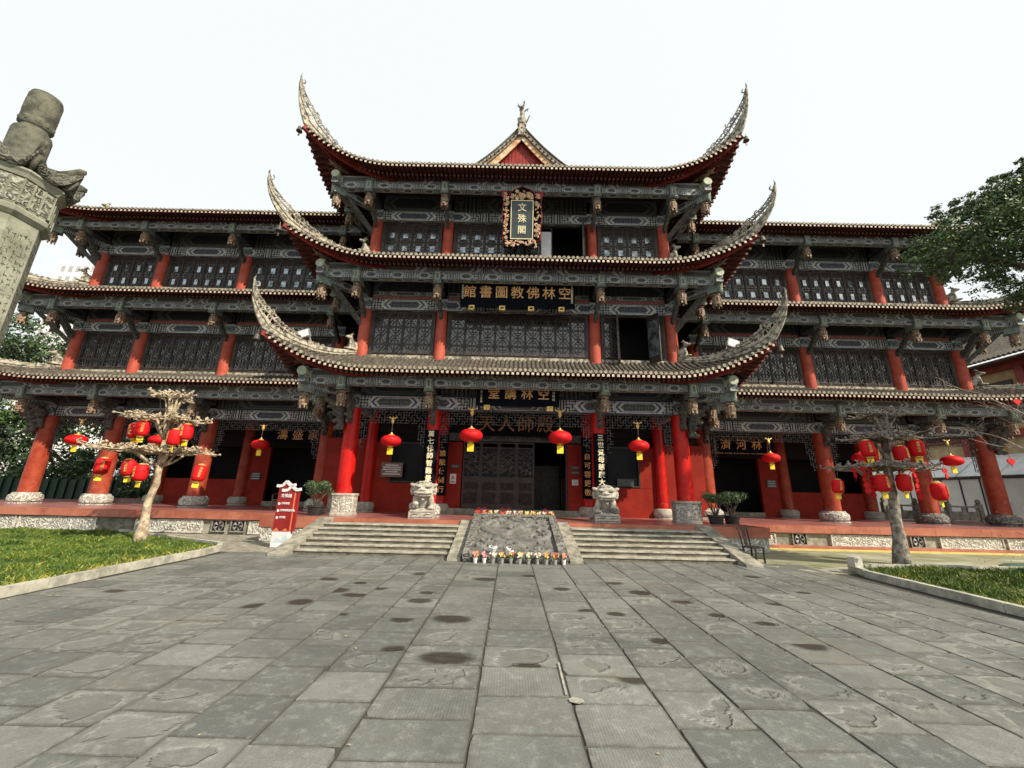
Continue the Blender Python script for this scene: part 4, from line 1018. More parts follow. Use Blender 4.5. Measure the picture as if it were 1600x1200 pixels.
def window(x0, x1, y, z0, z1, n, kind, skip=(), white=(), bottom=True):
    """a bay of lattice leaves; skip = leaves that stand open"""
    fr, la, cw, pn, gp = MB(), MB(), MB(), MB(), MB(); cx = (x0+x1)/2; W = x1-x0; j = .13
    h = z1-z0
    fr.box(-W/2, -W/2+j, -.06, .06, 0, h); fr.box(W/2-j, W/2, -.06, .06, 0, h); fr.box(-W/2+j, W/2-j, -.05, .05, h-.05, h)
    if bottom: fr.box(-W/2+j, W/2-j, -.05, .05, 0, .06)
    lw = (W-2*j)/n; a0 = -W/2+j
    for i in range(n):
        if i in skip: continue
        leaf(fr, la, cw, pn, gp, a0+i*lw, a0+(i+1)*lw, .06, h-.05, kind, bottom)
    f = fr.build('window', 'wood_dark', T); f.location = (cx, y, z0)
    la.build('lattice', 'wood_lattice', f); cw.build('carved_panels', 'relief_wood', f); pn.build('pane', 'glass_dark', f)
    if gp.v: gp.build('small_panes', 'glass_bright', f)
    return f, lw, a0
def open_leaf(f, x, lw, h, kind, ang, hinge, panemat='glass_dark'):
    fr, la, cw, pn, gp = MB(), MB(), MB(), MB(), MB(); s = hinge
    leaf(fr, la, cw, pn, gp, (0 if s > 0 else -lw), (lw if s > 0 else 0), .06, h-.05, kind, True)
    o = fr.build('open_shutter', 'wood_dark', f); o.location = (x, -.05, 0); o.rotation_euler = (0, 0, R(ang))
    # sub-part geometry merged as one lattice mesh
    for m_, mt in ((la, 'wood_lattice'), (cw, 'relief_wood'), (pn, panemat)):
        if m_.v:
            q = m_.build('shutter_panel', mt, f); q.location = o.location; q.rotation_euler = o.rotation_euler
y = CY+.02
window(-6.88, -3.88, y, 7.62, 10.05, 4, 'octa'); window(-3.3, 3.3, y, 7.62, 10.05, 9, 'octa')
f, lw, a0 = window(3.88, 6.88, y, 7.62, 10.05, 4, 'octa', skip=(1, 2))
open_leaf(f, a0+lw, lw, 2.43, 'octa', -108, 1); open_leaf(f, a0+3*lw, lw, 2.43, 'octa', 118, -1, 'glass_bright')
window(-6.88, -3.88, y, 12.75, 14.94, 4, 'square')
f, lw, a0 = window(-3.3, 3.3, y, 12.75, 14.94, 9, 'square', skip=(6, 7, 8))
mb = MB(); mb.box(a0+5.98*lw, a0+6.75*lw, -.03, .03, .1, 1.85); mb.build('white_paper_screen', 'paper_white', f)
mb = MB(); ringsq(mb, a0+6.38*lw, 1.06, lw*.86, 2.05, .05, -.045, .045); mb.build('screen_frame', 'wood_dark', f)
open_leaf(f, 3.3-.13, lw, 2.19, 'square', 80, -1)
window(3.88, 6.88, y, 12.75, 14.94, 4, 'square')
for s in (-1, 1):
    for (a, b, n) in ((10.07, 15.58, 7), (16.22, 20.43, 6), (21.07, 23.98, 4)):
        x0, x1 = (s*a, s*b) if s > 0 else (-b, -a)
        window(x0, x1, WY+.02, 7.65, 9.98, n, 'octa'); window(x0, x1, WY+.02, 12.45, 14.81, n, 'square')
    window(*( (7.4, 9.43) if s > 0 else (-9.43, -7.4)), WY+.02, 7.65, 9.98, 3, 'octa'); window(*((7.4, 9.43) if s > 0 else (-9.43, -7.4)), WY+.02, 12.45, 14.81, 3, 'square')

# ---------- hanging fretwork of the porches
def fret(x0, x1, y, ztop, seed, strip=.55, drop=1.75, dw=.42):
    r = random.Random(seed); mb = MB(); c = .115; nx = int((x1-x0)/c); c = (x1-x0)/nx
    def inside(i, j):
        x = (i+.5)*c; z = (j+.5)*c; e = min(x, (x1-x0)-x)
        if z < strip: return True
        return e < dw*(1-.45*(z-strip)/(drop-strip)) and z < drop-.12*((i*7+j*3) % 3)
    nz = int(drop/c)
    for i in range(nx):
        for j in range(nz):
            if not inside(i, j): continue
            X, Z = x0+i*c, ztop-j*c
            if (i+j) % 3 != 1 or r.random() < .3: mb.box(X-.01, X+c+.01, y-.015, y+.015, Z-c-.011, Z-c+.011)
            if (i+2*j) % 3 != 0 or r.random() < .25: mb.box(X-.011, X+.011, y-.016, y+.016, Z-c, Z)
    mb.box(x0, x1, y-.03, y+.03, ztop-.03, ztop); mb.build('fretwork', 'fret_dark', T)
for i, (a, b) in enumerate(((-6.85, -3.88), (-3.3, 3.3), (3.88, 6.85))): fret(a, b, CY, 5.33, i)
for s in (-1, 1):
    for i, (a, b) in enumerate(((7.5, 9.45), (10.1, 15.55), (16.25, 20.4), (21.1, 23.95))): fret(*((a, b) if s > 0 else (-b, -a)), WY, 5.23, 10+i, .5, 1.9, .5)

# ---------- inner walls, doors of the ground storey
def redwall(x0, x1, y, z0, z1): 
    mb = MB(); mb.box(x0, x1, y, y+.2, z0, z1); return mb.build('red_wall', 'wall_red', T)
Y0 = 20.0
for s in (-1, 1):
    def X(a, b): return (a, b) if s > 0 else (-b, -a)
    redwall(*X(3.86, 6.9), Y0, TZ, 2.25); redwall(*X(6.15, 6.9), Y0-.01, 2.25, 4.2); redwall(*X(2.6, 3.32), Y0, TZ+.25, 4.3)
    mb = MB(); x0, x1 = X(3.9, 6.15); ringsq(mb, (x0+x1)/2, 3.25, x1-x0, 1.95, .07, Y0-.04, Y0+.1); w1 = mb.build('porch_window', 'wood_dark', T)
    mb = MB(); mb.box(x0+.07, x1-.07, Y0+.03, Y0+.05, 2.33, 4.17); mb.build('pane', 'glass_porch', w1)
    hbeam('inner_beam', 'paint_beam_dark', *X(.0, 3.3), Y0-.1, Y0+.1, 4.35, 4.75) if s > 0 else hbeam('inner_beam', 'paint_beam_dark', *X(.0, 3.3), Y0-.1, Y0+.1, 4.35, 4.75)
    # wing inner walls
    W0 = 24.0
    redwall(*X(10.0, 11.0), W0, TZ, 4.2); redwall(*X(14.5, 15.6), W0, TZ, 4.2); redwall(*X(16.2, 20.5), W0+.02, TZ, 2.3); redwall(*X(7.4, 9.5), 20.3, TZ, 4.4)
    mb = MB(); mb.box(*X(11.0, 14.5), W0-.05, W0+.2, TZ, TZ+.25); mb.box(*X(7.4, 9.5), 20.2, 20.25, TZ, TZ+.1); mb.build('door_sill', 'stone_step', T)
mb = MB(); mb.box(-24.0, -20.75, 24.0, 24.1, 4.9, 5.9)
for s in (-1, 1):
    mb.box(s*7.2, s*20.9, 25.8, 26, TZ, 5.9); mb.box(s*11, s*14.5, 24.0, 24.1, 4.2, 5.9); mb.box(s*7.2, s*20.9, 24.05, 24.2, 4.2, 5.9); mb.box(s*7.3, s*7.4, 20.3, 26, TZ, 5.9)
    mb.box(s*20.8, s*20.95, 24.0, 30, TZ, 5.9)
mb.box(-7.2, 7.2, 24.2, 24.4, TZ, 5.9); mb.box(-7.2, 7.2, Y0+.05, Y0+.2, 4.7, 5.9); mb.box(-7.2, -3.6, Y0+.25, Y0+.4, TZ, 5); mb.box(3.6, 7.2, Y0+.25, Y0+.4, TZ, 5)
mb.build('shade_black_hall_wall', 'shade_black', T)  # black walls carry the shade inside the hall in their colour
mb = MB(); mb.box(-3.2, 3.2, Y0-.15, Y0+.1, TZ, TZ+.26); mb.build('door_sill', 'stone_step', T)
def door_leaf(x0, x1, open_ang=None):
    w_ = x1-x0; mb = MB(); z0, z1 = 1.16, 4.32; s = .07
    ringsq(mb, w_/2, (z1-z0)/2, w_-.01, z1-z0, s, -.035, .035)
    for z in (.12, .75, 1.25, 1.4, 2.85): mb.box(s, w_-s, -.03, .03, z, z+.06)
    mb.box(s, w_-s, -.005, .012, .05, 1.4); d = mb.build('door', 'wood_dark', T); d.location = (x0, Y0-.02, z0)
    mb = MB(); r = random.Random(int(x0*100))
    for k in range(26):   # pierced cloud lattice
        cx, cz, rr = r.uniform(.14, w_-.14), r.uniform(1.58, 2.78), r.uniform(.05, .11)
        pts = [(cx+rr*(1-.06*i)*math.cos(i*.7), 0, cz+rr*(1-.06*i)*math.sin(i*.7)) for i in range(9)]; mb.tube(pts, .014, 4)
    for k in range(8): mb.bar((s, 0, 1.46+k*.18), (w_-s, 0, 1.46+((k*3) % 8)*.18), .02)
    mb.build('door_lattice', 'fret_dark', d)
    mb = MB(); mb.box(s, w_-s, .02, .03, 1.46, 2.85); mb.build('pane', 'glass_porch', d)
    mb = MB(); mb.box(.12, w_-.12, -.02, -.006, .86, 1.2); mb.box(.12, w_-.12, -.02, -.006, .2, .72); mb.build('carved_panels', 'relief_wood', d)
    if open_ang: d.rotation_euler = (0, 0, R(open_ang))
for k in range(4): door_leaf(-2.55+k*.88, -2.55+(k+1)*.88)
door_leaf(2.55, 3.42, 100)
# interior glimpsed through the open door leaf
mb = MB(); mb.box(1.0, 2.55, 22.8, 22.9, TZ, 3.4); mb.build('inner_screen', 'wood_dark', T)
for n_ in PROTO.values(): bpy.data.objects.remove(bpy.data.objects[n_])
ORD = ['first', 'second', 'third', 'fourth', 'fifth', 'sixth', 'seventh', 'eighth', 'ninth', 'tenth', 'eleventh', 'twelfth', 'thirteenth', 'fourteenth']
# ================================================================ SIGNS AND PLAQUES
def board(name, cx, y, z0, z1, w_, mat, label, cat, tilt=0, th=.08, group=None, rim=None):
    t = empty(name, (cx, y, z0), label, cat, group); t.rotation_euler = (R(tilt), 0, 0)
    mb = MB(); mb.box(-w_/2, w_/2, -th/2, th/2, 0, z1-z0); mb.build('board', mat, t)
    if rim:
        mb = MB(); ringsq(mb, 0, (z1-z0)/2, w_+.06, z1-z0+.06, .05, -th/2-.02, th/2+.01); mb.build('rim', rim, t)
    return t
def vert(s): return '\n'.join(s)
t = board('hanging_plaque', -.06, 16.35, 9.92, 11.16, 5.15, 'board_black', 'long black plaque with seven golden characters hanging over the second storey windows', 'plaque', 8)
for i, ch in enumerate('館書圖教佛林空'): text('lettering', ch, .60, 'gold_text', (-2.14+i*.71, -.055, .66), parent=t, bold=.012)
text('small_lettering', vert('癸巳年春月吉日'), .10, 'cream_text', (-2.47, -.05, .68), parent=t, line=.95); text('small_lettering', vert('空林佛教圖書館落成'), .10, 'cream_text', (2.45, -.05, .66), parent=t, line=.95)
for x in (-2.05, -.68, .62, 1.98):
    mb = MB(); mb.box(x-.13, x+.13, -.08, .1, -.14, .06); mb.build('bracket', 'gold', t); mb = MB(); mb.box(x-.07, x+.07, -.085, -.079, -.07, .0); mb.build('bracket_mark', 'board_black', t)
t = board('hanging_plaque', .05, 16.45, 5.42, 6.2, 3.5, 'board_black', 'black plaque with four golden characters hanging above the central doorway fretwork', 'plaque', 8)
for i, ch in enumerate('堂講林空'): text('lettering', ch, .52, 'gold_text', (-1.02+i*.70, -.055, .50), parent=t, bold=.012)
text('small_lettering', vert('二〇一三年春'), .10, 'cream_text', (-1.55, -.05, .42), parent=t); text('small_lettering', vert('文殊院'), .12, 'cream_text', (1.5, -.05, .45), parent=t, line=1.2)
for x in (-1.3, 1.35):
    mb = MB(); mb.box(x-.13, x+.13, -.1, .1, -.17, .03); mb.build('bracket', 'gold', t)
t = board('hanging_plaque', .02, 19.4, 4.55, 5.6, 4.0, 'board_black', 'dark plaque with four large bronze characters set deep inside behind the fretwork', 'plaque', 6)
plain('bronze_text', (.22, .085, .025), (.38, .17, .06), 9, .5, .1)
for i, ch in enumerate('天人師殿'): text('lettering', ch, .86, 'bronze_text', (-1.42+i*.95, -.055, .56), parent=t, bold=.02)
# vertical framed plaque of the top storey
t = board('framed_plaque', .07, 16.35, 13.0, 16.0, .1, 'board_slate', 'tall dark plaque of three golden characters in an ornate carved and gilded frame', 'plaque', 14, th=.02)
mb = MB(); mb.box(-.50, .50, -.07, .0, .42, 2.2); mb.build('panel', 'board_slate', t)
mb = MB(); ringsq(mb, 0, 1.31, 1.06, 1.84, .035, -.10, .0); mb.build('inner_rim', 'cream_text', t)
for i, ch in enumerate('文殊閣'): text('lettering', ch, .42, 'cream_text', (0, -.085, 1.87-i*.53), parent=t, bold=.014)
mb = MB(); pl = []
for k in range(13):
    a = math.pi*k/12; pl.append((.66*math.cos(a), 2.30+.55*math.sin(a)+(.06 if k == 6 else 0)))
mb.prism(pl, -.04, .03); mb.prism([(-.55, 2.22), (.55, 2.22), (.72, 2.5), (-.72, 2.5)], -.035, .035); mb.prism([(.60, .3), (.86, .3), (.86, 1.0), (.92, 1.4), (.86, 2.2), (1.0, 2.7), (.7, 2.65), (.53, 2.25)], -.03, .04); mb.prism([(-.60, .3), (-.86, .3), (-.86, 1.0), (-.92, 1.4), (-.86, 2.2), (-1.0, 2.7), (-.7, 2.65), (-.53, 2.25)][::-1], -.03, .04)
mb.box(-.80, .80, -.05, .03, .0, .38); mb.box(-.60, -.53, -.03, .03, .38, 2.3); mb.box(.53, .60, -.03, .03, .38, 2.3)
mb.build('carved_frame', 'board_black', t)
mb = MB(); mb.tube([(x, -.05, z) for x, z in pl], .022, 5)
for s in (-1, 1): mb.tube([(s*.60, -.05, .3), (s*.87, -.05, .35), (s*.87, -.05, 1.0), (s*.93, -.05, 1.4), (s*.87, -.05, 2.2), (s*1.0, -.05, 2.7), (s*.7, -.05, 2.62)], .022, 5); mb.prism([(s*.72, 2.3), (s*.98, 2.45), (s*1.0, 2.72), (s*.74, 2.62)][::s], -.06, -.042)
mb.build('frame_edge', 'board_red', t)
r = random.Random(3); mb = MB()
for k in range(150):
    if k < 50: a = r.uniform(0, math.pi); q = r.uniform(0, .9); x, z = .58*q*math.cos(a), 2.32+.46*q*math.sin(a)
    elif k < 80: x, z = r.uniform(-.75, .75), r.uniform(.03, .35)
    else: x, z = r.choice((-1, 1))*r.uniform(.63, .84), r.uniform(.4, 2.55)
    rr = r.uniform(.04, .085); p0 = r.uniform(0, 6.28)
    mb.tube([(x+rr*(1-i*.1)*math.cos(p0+i*.9), -.075, z+rr*(1-i*.1)*math.sin(p0+i*.9)) for i in range(6)], r.uniform(.022, .042), 5)
mb.build('gilded_carving', plain('gilt_carving', (.36, .18, .10), (.78, .58, .38), 9, .5, .3), t)
# couplet boards on the front columns and beside the door
for s, body, lab in ((-1, '萬七佛師智難量', 'black couplet board with seven cream characters on the column behind the left lion'), (1, '三世覺母慈廣大', 'black couplet board with seven cream characters on the column behind the right lion')):
    t = empty('couplet_board', (s*3.59-.0, CY-.36, 2.2), lab, 'couplet board')
    mb = MB(); n = 8
    for k in range(n):
        a0, a1 = R(-137+94*k/n), R(-137+94*(k+1)/n); 
        mb.poly([(.40*math.cos(a0), .36+.40*math.sin(a0), 0), (.40*math.cos(a1), .36+.40*math.sin(a1), 0), (.40*math.cos(a1), .36+.40*math.sin(a1), 2.22), (.40*math.cos(a0), .36+.40*math.sin(a0), 2.22)])
        mb.poly([(.36*math.cos(a0), .36+.36*math.sin(a0), 0), (.36*math.cos(a0), .36+.36*math.sin(a0), 2.22), (.36*math.cos(a1), .36+.36*math.sin(a1), 2.22), (.36*math.cos(a1), .36+.36*math.sin(a1), 0)])
    mb.build('board', 'board_black', t)
    for i, ch in enumerate(body): text('lettering', ch, .28, 'cream_text', (0, -.058, 2.02-i*.305), parent=t, bold=.012, ext=.012)
for s, body, lab in ((-1, '誰能使倒行', 'narrow dark couplet board left of the door with golden characters'), (1, '自可容毀敬', 'narrow dark couplet board right of the door with golden characters')):
    t = board('couplet_board', s*3.5, 19.55, 1.7, 4.6, .5, 'board_black', lab, 'couplet board', 0, .06)
    for i, ch in enumerate(body): text('lettering', ch, .32, 'gold_text', (0, -.04, 1.95-i*.42), parent=t, bold=.01)
# wing plaques
t = board('hanging_plaque', -12.1, 22.3, 4.35, 5.1, 3.2, 'board_black', 'dark plaque with golden characters inside the left wing porch', 'plaque', 6)
for i, ch in enumerate('濤盛家'): text('lettering', ch, .62, 'gold_text', (-.85+i*.86, -.05, .38), parent=t, bold=.015)
t = board('hanging_plaque', 12.6, 22.3, 4.3, 5.2, 2.9, 'board_black', 'gilt rimmed dark plaque with golden characters inside the right wing porch', 'plaque', 6, rim='relief_gold')
for i, ch in enumerate('濟河林'): text('lettering', ch, .60, 'gold_text', (-.85+i*.86, -.05, .45), parent=t, bold=.015)
# notices
def notice(x, y, z, w_, h, mat, label, lines=3, tm='board_black', tri=False, rot=0):
    t = empty('notice', (x, y, z), label, 'notice'); mb = MB(); mb.box(-w_/2, w_/2, -.012, .012, -h/2, h/2); mb.build('plate', mat, t)
    mb = MB(); r = random.Random(int(x*10))
    if tri:
        mb.prism([(-.1, -.02), (.1, -.02), (0, .15)], -.018, -.013); lines = 2; 
        for k in range(2): mb.box(-w_*.35, w_*.35, -.018, -.013, -h*.28-k*.05, -h*.28-k*.05+.025)
    else:
        for k in range(lines):
            zz = h*.32-k*h*.62/max(1, lines-1) if lines > 1 else 0; L = w_*r.uniform(.28, .42); mb.box(-L, L, -.018, -.013, zz-h*.03, zz+h*.03)
    mb.build('print', tm, t)
    if tri: mb = MB(); mb.prism([(-.06, 0), (.06, 0), (0, .10)], -.022, -.018); mb.build('warning_triangle', 'lantern_yellow', t)
    return t
notice(-3.0, 19.97, 2.5, .30, .46, 'paper_white', 'small white warning notice with yellow triangle left of the door', tri=True)
notice(2.97, 19.97, 2.45, .30, .26, 'paper_white', 'small white paper notice right of the door', 4)
notice(-2.92, 19.97, 3.1, .42, .16, 'board_slate', 'small dark strip plate above the warning notice', 1, 'paper_white')
notice(2.98, 19.97, 3.15, .42, .15, 'board_slate', 'upper dark strip plate on the red panel right of the door', 1, 'paper_white'); notice(2.98, 19.97, 2.92, .42, .15, 'board_slate', 'lower dark strip plate on the red panel right of the door', 1, 'paper_white')
notice(-5.95, 19.72, 2.85, 1.05, .68, 'wood_chair', 'brown wooden information board before the left porch window', 5, 'paper_white')
notice(-15.1, 23.95, 2.5, .55, .42, 'board_slate', 'dark plate on red panel in the left wing porch', 3, 'paper_white'); notice(15.1, 23.95, 2.75, .55, .42, 'board_slate', 'dark plate on red panel in the right wing porch', 3, 'paper_white')
notice(5.4, 19.9, 2.5, .8, .35, 'board_slate', 'dark notice plate in the corner of the right porch window', 3, 'wood_chair')
# red guide board with white roof lines
t = empty('guide_board', (-7.62, 13.9, 0), 'red standing guide board topped with two white roof outlines and white lettering', 'guide sign', rz=R(-8))
mb = MB(); mb.box(-.33, .30, -.06, .06, .02, .52); mb.build('pale_base', 'paper_white', t)
mb = MB(); mb.prism([(-.28, .20), (-.12, .34), (.02, .26), (.16, .42), (.28, .30), (.28, .18), (-.28, .18)], -.066, -.061); mb.build('painted_hills', plain('pale_blue', (.45, .55, .6), (.55, .64, .68), 3, .6, 0), t)
mb = MB(); mb.prism([(-.33, .52), (.26, .52), (.26, 1.86), (.10, 1.98), (0, 2.08), (-.14, 1.96), (-.33, 1.92)], -.07, .05); mb.build('red_panel', 'sign_red', t)
mb = MB(); mb.prism([(.30, .52), (.40, .52), (.40, 1.80), (.30, 1.84)], -.05, .03); mb.build('back_panel', 'sign_red', t); mb = MB(); mb.box(.262, .298, -.065, .04, .52, 1.86); mb.build('orange_edge', 'sign_orange', t)
mb = MB()
for ox, oz in ((-.08, 2.02), (.14, 1.88)):
    pts = [(-.34+ox*1, oz-.06), (-.26+ox, oz-.075), (-.12+ox, oz-.05), (0+ox, oz+.08), (.12+ox, oz-.02), (.22+ox, oz-.05), (.34+ox, oz-.02)]
    for i in range(6): mb.bar((pts[i][0], -.075, pts[i][1]), (pts[i+1][0], -.075, pts[i+1][1]), .05, .09)
mb.build('roof_outline', 'paper_white', t)
text('lettering', '文殊阁', .13, 'paper_white', (-.02, -.08, 1.63), parent=t, bold=.004)
for k, s_ in enumerate(('空林讲堂', '空林佛教图书馆', '文殊院')):
    z = 1.38-k*.22
    mb = MB(); mb.prism([(-.24+.045*math.cos(a*.785), z+.045*math.sin(a*.785)) for a in range(8)], -.077, -.071); mb.build('round_mark', 'paper_white', t)
    text('lettering', s_, .075, 'paper_white', (-.16, -.08, z+.01), parent=t, align='LEFT', bold=.003)
mb = MB(); mb.lathe((0, 0, 0), [(.05, 0), (.05, .01)], 10); mb.xform(Matrix.Translation((-.02, -.075, 1.80)) @ Matrix.Rotation(R(90), 4, 'X')); mb.build('orange_seal', 'sign_orange', t)
mb = MB(); 
for cx in (-.2, .12):
    for k in range(3): mb.prism([(cx-.11+k*.03, .53), (cx+.11-k*.03, .53), (cx, .62-k*.02)], -.075-.002*k, -.071)
mb.build('cloud_border', 'sign_orange', t)

# ================================================================ LANTERNS
def round_lantern():
    t = empty('round_lantern', (0, 0, 0))
    mb = MB(); n = 28; P_ = []
    for i in range(13):
        a = -math.pi/2*.9+math.pi*.9*i/12; P_.append((.39*math.cos(a)**.85, .235*math.sin(a)))
    base = len(mb.v)
    for (r_, z) in P_:
        for k in range(n*2):
            a = math.pi*k/n; rr = r_*(1+.045*(1 if k % 2 else -1)); mb.v.append((rr*math.cos(a), rr*math.sin(a), z))
    for i in range(12):
        for k in range(2*n): a = i*2*n+k; b = i*2*n+(k+1) % (2*n); mb.face((a, b, b+2*n, a+2*n))
    mb.build('lantern_body', 'lantern_red', t, smooth=True)
    mb = MB(); mb.lathe((0, 0, .22), [(.12, 0), (.12, .03), (.05, .06), (.03, .12)], 14); mb.lathe((0, 0, -.25), [(.10, 0), (.12, .03)], 14); mb.build('cap', 'gold', t, smooth=True, angle=40)
    mb = MB(); mb.box(-.11, .11, -.02, .02, -.55, -.28); mb.bar((0, 0, -.24), (0, 0, -.3), .05); mb.build('yellow_tassel', 'lantern_yellow', t)
    mb = MB(); mb.tube([(0, 0, .3), (0, 0, .72)], .012, 5); mb.build('cord', 'carved_grey', t)
    B = [((0, 0, .82), (.09, .06, .12)), ((-.10, 0, .98), (.10, .04, .035), (0, 25, 0)), ((.10, 0, .98), (.10, .04, .035), (0, -25, 0)), ((0, 0, 1.0), (.03, .04, .08)), ((-.19, 0, 1.03), (.05, .03, .05)), ((.19, 0, 1.03), (.05, .03, .05)), ((0, 0, .72), (.05, .04, .05))]
    h = sculpt('gilded_hook', B, 'gold', t, .02, 1); h.scale = (.78, .78, .78); h.location = (0, 0, .17)
    return t
pl = round_lantern()
LN = [(-5.09, 16.25, 3.83, 1, 'between the left corner column and the left lion'), (-1.84, 16.25, 4.12, 1.17, 'left of the two over the central doorway'), (1.80, 16.25, 4.12, 1.17, 'right of the two over the central doorway'), (5.0, 16.25, 3.85, 1, 'between the right lion and the right corner column'),
      (-21.47, 19.6, 3.92, 1.05, 'in the leftmost porch bay'), (-17.46, 19.6, 4.0, 1.0, 'hanging behind the left lantern tree'), (-12.46, 19.6, 3.9, .98, 'before the left wing plaque'), (12.48, 19.6, 3.82, .98, 'beside the gilt rimmed right plaque'), (16.95, 19.6, 3.95, 1.0, 'hanging behind the right lantern tree'), (21.3, 19.6, 3.88, 1.05, 'in the rightmost porch bay')]
for i, (x, y, z, s, lab) in enumerate(LN):
    o = pl if i == 0 else copy_tree(pl); place(o, (x, y, z), 0, s); tag(o, 'round red lantern with yellow tag, '+lab, 'lantern', 'round red lanterns along the porch')
def long_lantern():
    t = empty('long_lantern', (0, 0, 0)); mb = MB(); n = 24
    P_ = [(.10, -.27), (.15, -.25), (.185, -.2), (.2, -.1), (.2, .1), (.185, .2), (.15, .25), (.10, .27)]
    for (r_, z) in P_:
        for k in range(2*n): a = math.pi*k/n; rr = r_*(1+.02*(1 if k % 2 else -1)); mb.v.append((rr*math.cos(a), rr*math.sin(a), z))
    for i in range(7):
        for k in range(2*n): a = i*2*n+k; b = i*2*n+(k+1) % (2*n); mb.face((a, b, b+2*n, a+2*n))
    mb.build('lantern_body', 'lantern_red', t, smooth=True)
    mb = MB(); mb.lathe((0, 0, .26), [(.11, 0), (.11, .03), (.04, .06)], 14); mb.lathe((0, 0, -.31), [(.10, 0), (.11, .04)], 14); mb.build('cap', 'gold', t)
    mb = MB(); mb.tube([(0, 0, .3), (.02, 0, .62)], .008, 4); mb.build('cord', 'carved_grey', t)
    mb = MB(); mb.box(-.09, .09, -.012, .012, -.48, -.33); mb.build('yellow_tassel', 'lantern_yellow', t)
    text('lettering', vert('吉祥如意'), .085, 'gold', (.0, -.213, .02), parent=t, bold=.004, line=1.0)
    return t
pt = long_lantern()
TL = [(-13.15, 13.7, 3.66, 0, 'upper left pair of the left tree, outer one'), (-12.78, 13.55, 3.74, 40, 'upper left pair of the left tree, inner one'), (-11.62, 13.55, 3.46, -30, 'upper right pair of the left tree, lower one'), (-11.38, 13.7, 3.66, 0, 'upper right pair of the left tree, upper one'), (-13.93, 13.7, 2.45, 45, 'low on the far left of the left tree'), (-12.93, 13.6, 2.42, 20, 'creased, low left of the left trunk'), (-12.40, 13.5, 2.27, -15, 'lowest, against the left tree trunk'), (-10.62, 13.7, 2.3, 40, 'low on the right of the left tree')]
TR = [(11.50, 13.1, 3.56, -20, 'upper left pair of the right tree, front one'), (11.78, 13.3, 3.36, 15, 'upper left pair of the right tree, rear one'), (12.56, 13.1, 3.40, 10, 'just right of the right tree trunk, upper row'), (13.02, 13.0, 3.60, -30, 'highest, at the upper right of the right tree'), (10.37, 13.2, 2.33, -10, 'small, low on the far left of the right tree'), (11.64, 13.0, 2.46, 0, 'low and just left of the right tree trunk'), (12.35, 13.0, 2.49, 20, 'low and just right of the right tree trunk'), (13.29, 12.9, 2.24, 30, 'large, low on the far right of the right tree')]
for i, (x, y, z, a, lab) in enumerate(TL+TR):
    o = pt if i == 0 else copy_tree(pt); place(o, (x, y, z), R(a), .8 if i == 12 else .98); o.rotation_euler[1] = R(((i*7) % 5-2)*3); tag(o, 'long red lantern '+lab, 'lantern', 'long red lanterns hung in the bare trees')

# ================================================================ TREES WITH FLAT PRUNED TIERS
def tier_tree(name, x, y, trunk, tiers, mat, label, seed, tr=.19):
    r = random.Random(seed); t = empty(name, (x, y, 0), label, 'tree')
    def rel(p): return (p[0]-x, p[1]-y, p[2])
    mb = MB(); pts = [rel(p) for p in trunk]; n = len(pts)
    sm = []
    for i in range(n-1):
        for k in range(4): q = Vector(pts[i]).lerp(Vector(pts[i+1]), k/4); sm.append(q+Vector((r.gauss(0, .018), r.gauss(0, .018), 0)))
    sm.append(Vector(pts[-1])); m = len(sm)
    mb.tube(sm, [tr*(1-.55*i/m)*(1+.07*r.random())+(.07*(1-i/3) if i < 3 else 0) for i in range(m)], 12)
    for (cx, cy, cz, rx) in tiers:
        for k in range(7):
            a = r.uniform(0, 6.28); L = rx*r.uniform(.35, .6); b = min(sm, key=lambda p: abs(p.z-(cz-.55))+.01*r.random())
            e = Vector((cx-x+L*math.cos(a), cy-y+L*math.sin(a)*.7, cz)); mb.tube([b, b.lerp(e, .45)+Vector((0, 0, -.08)), e], [.06, .045, .03], 6)
    for k in range(3):
        c0, c1 = tiers[1], tiers[0]; o_ = (k-1)*.13; mb.tube([(c1[0]-x+o_*.5, c1[1]-y+o_, c0[2]-.3), (c1[0]-x+o_, c1[1]-y, (c0[2]+c1[2])/2), (c1[0]-x+o_*1.9, c1[1]-y+.1*o_, c1[2])], [.06, .05, .04], 7)
    mb.build('trunk', mat, t, smooth=True)
    mb = MB()
    for (cx, cy, cz, rx) in tiers:
        c = Vector((cx-x, cy-y, cz)); nb = int(16+20*rx)
        for k in range(nb):
            a = 6.283*k/nb+r.uniform(-.25, .25); a += .35*math.sin(a*3+cz); L = rx*r.uniform(.35, 1.08); p = c+Vector((r.gauss(0, .10), r.gauss(0, .10), r.uniform(-.10, .06))); d = Vector((math.cos(a), math.sin(a)*.8, 0)); ns = max(4, int(L/.16)); pts = [p]
            for i in range(ns):
                d = (d+Vector((r.gauss(0, .25), r.gauss(0, .25), r.gauss(0, .10)))).normalized(); d.z *= .5; p = p+d*L/ns; p.z = p.z*.75+(cz+.12*math.sin(a*2.3+i*.8+cz*5))*.25; pts.append(p)
                if r.random() < .95:
                    q = p+Vector((r.gauss(0, .13), r.gauss(0, .13), r.uniform(-.05, .16))); mb.tube([p, q], [.017, .02], 4); 
                    if r.random() < .6: mb.tube([q, q+Vector((r.gauss(0, .05), r.gauss(0, .05), r.uniform(-.01, .08)))], [.040, .028], 5)
            mb.tube(pts, [.034-.018*i/len(pts) for i in range(len(pts))], 5)
    mb.build('crown', mat, t)
    mb = MB()
    for (cx, cy, cz, rx) in tiers[:2]:
        for k in range(3): a = r.uniform(0, 6.28); mb.tube([(cx-x+rx*.7*math.cos(a), cy-y+rx*.5*math.sin(a), cz), (r.gauss(0, .1), r.gauss(0, .1), cz-1.6)], .006, 4)
    mb.build('tie_wire', 'carved_grey', t)
    return t
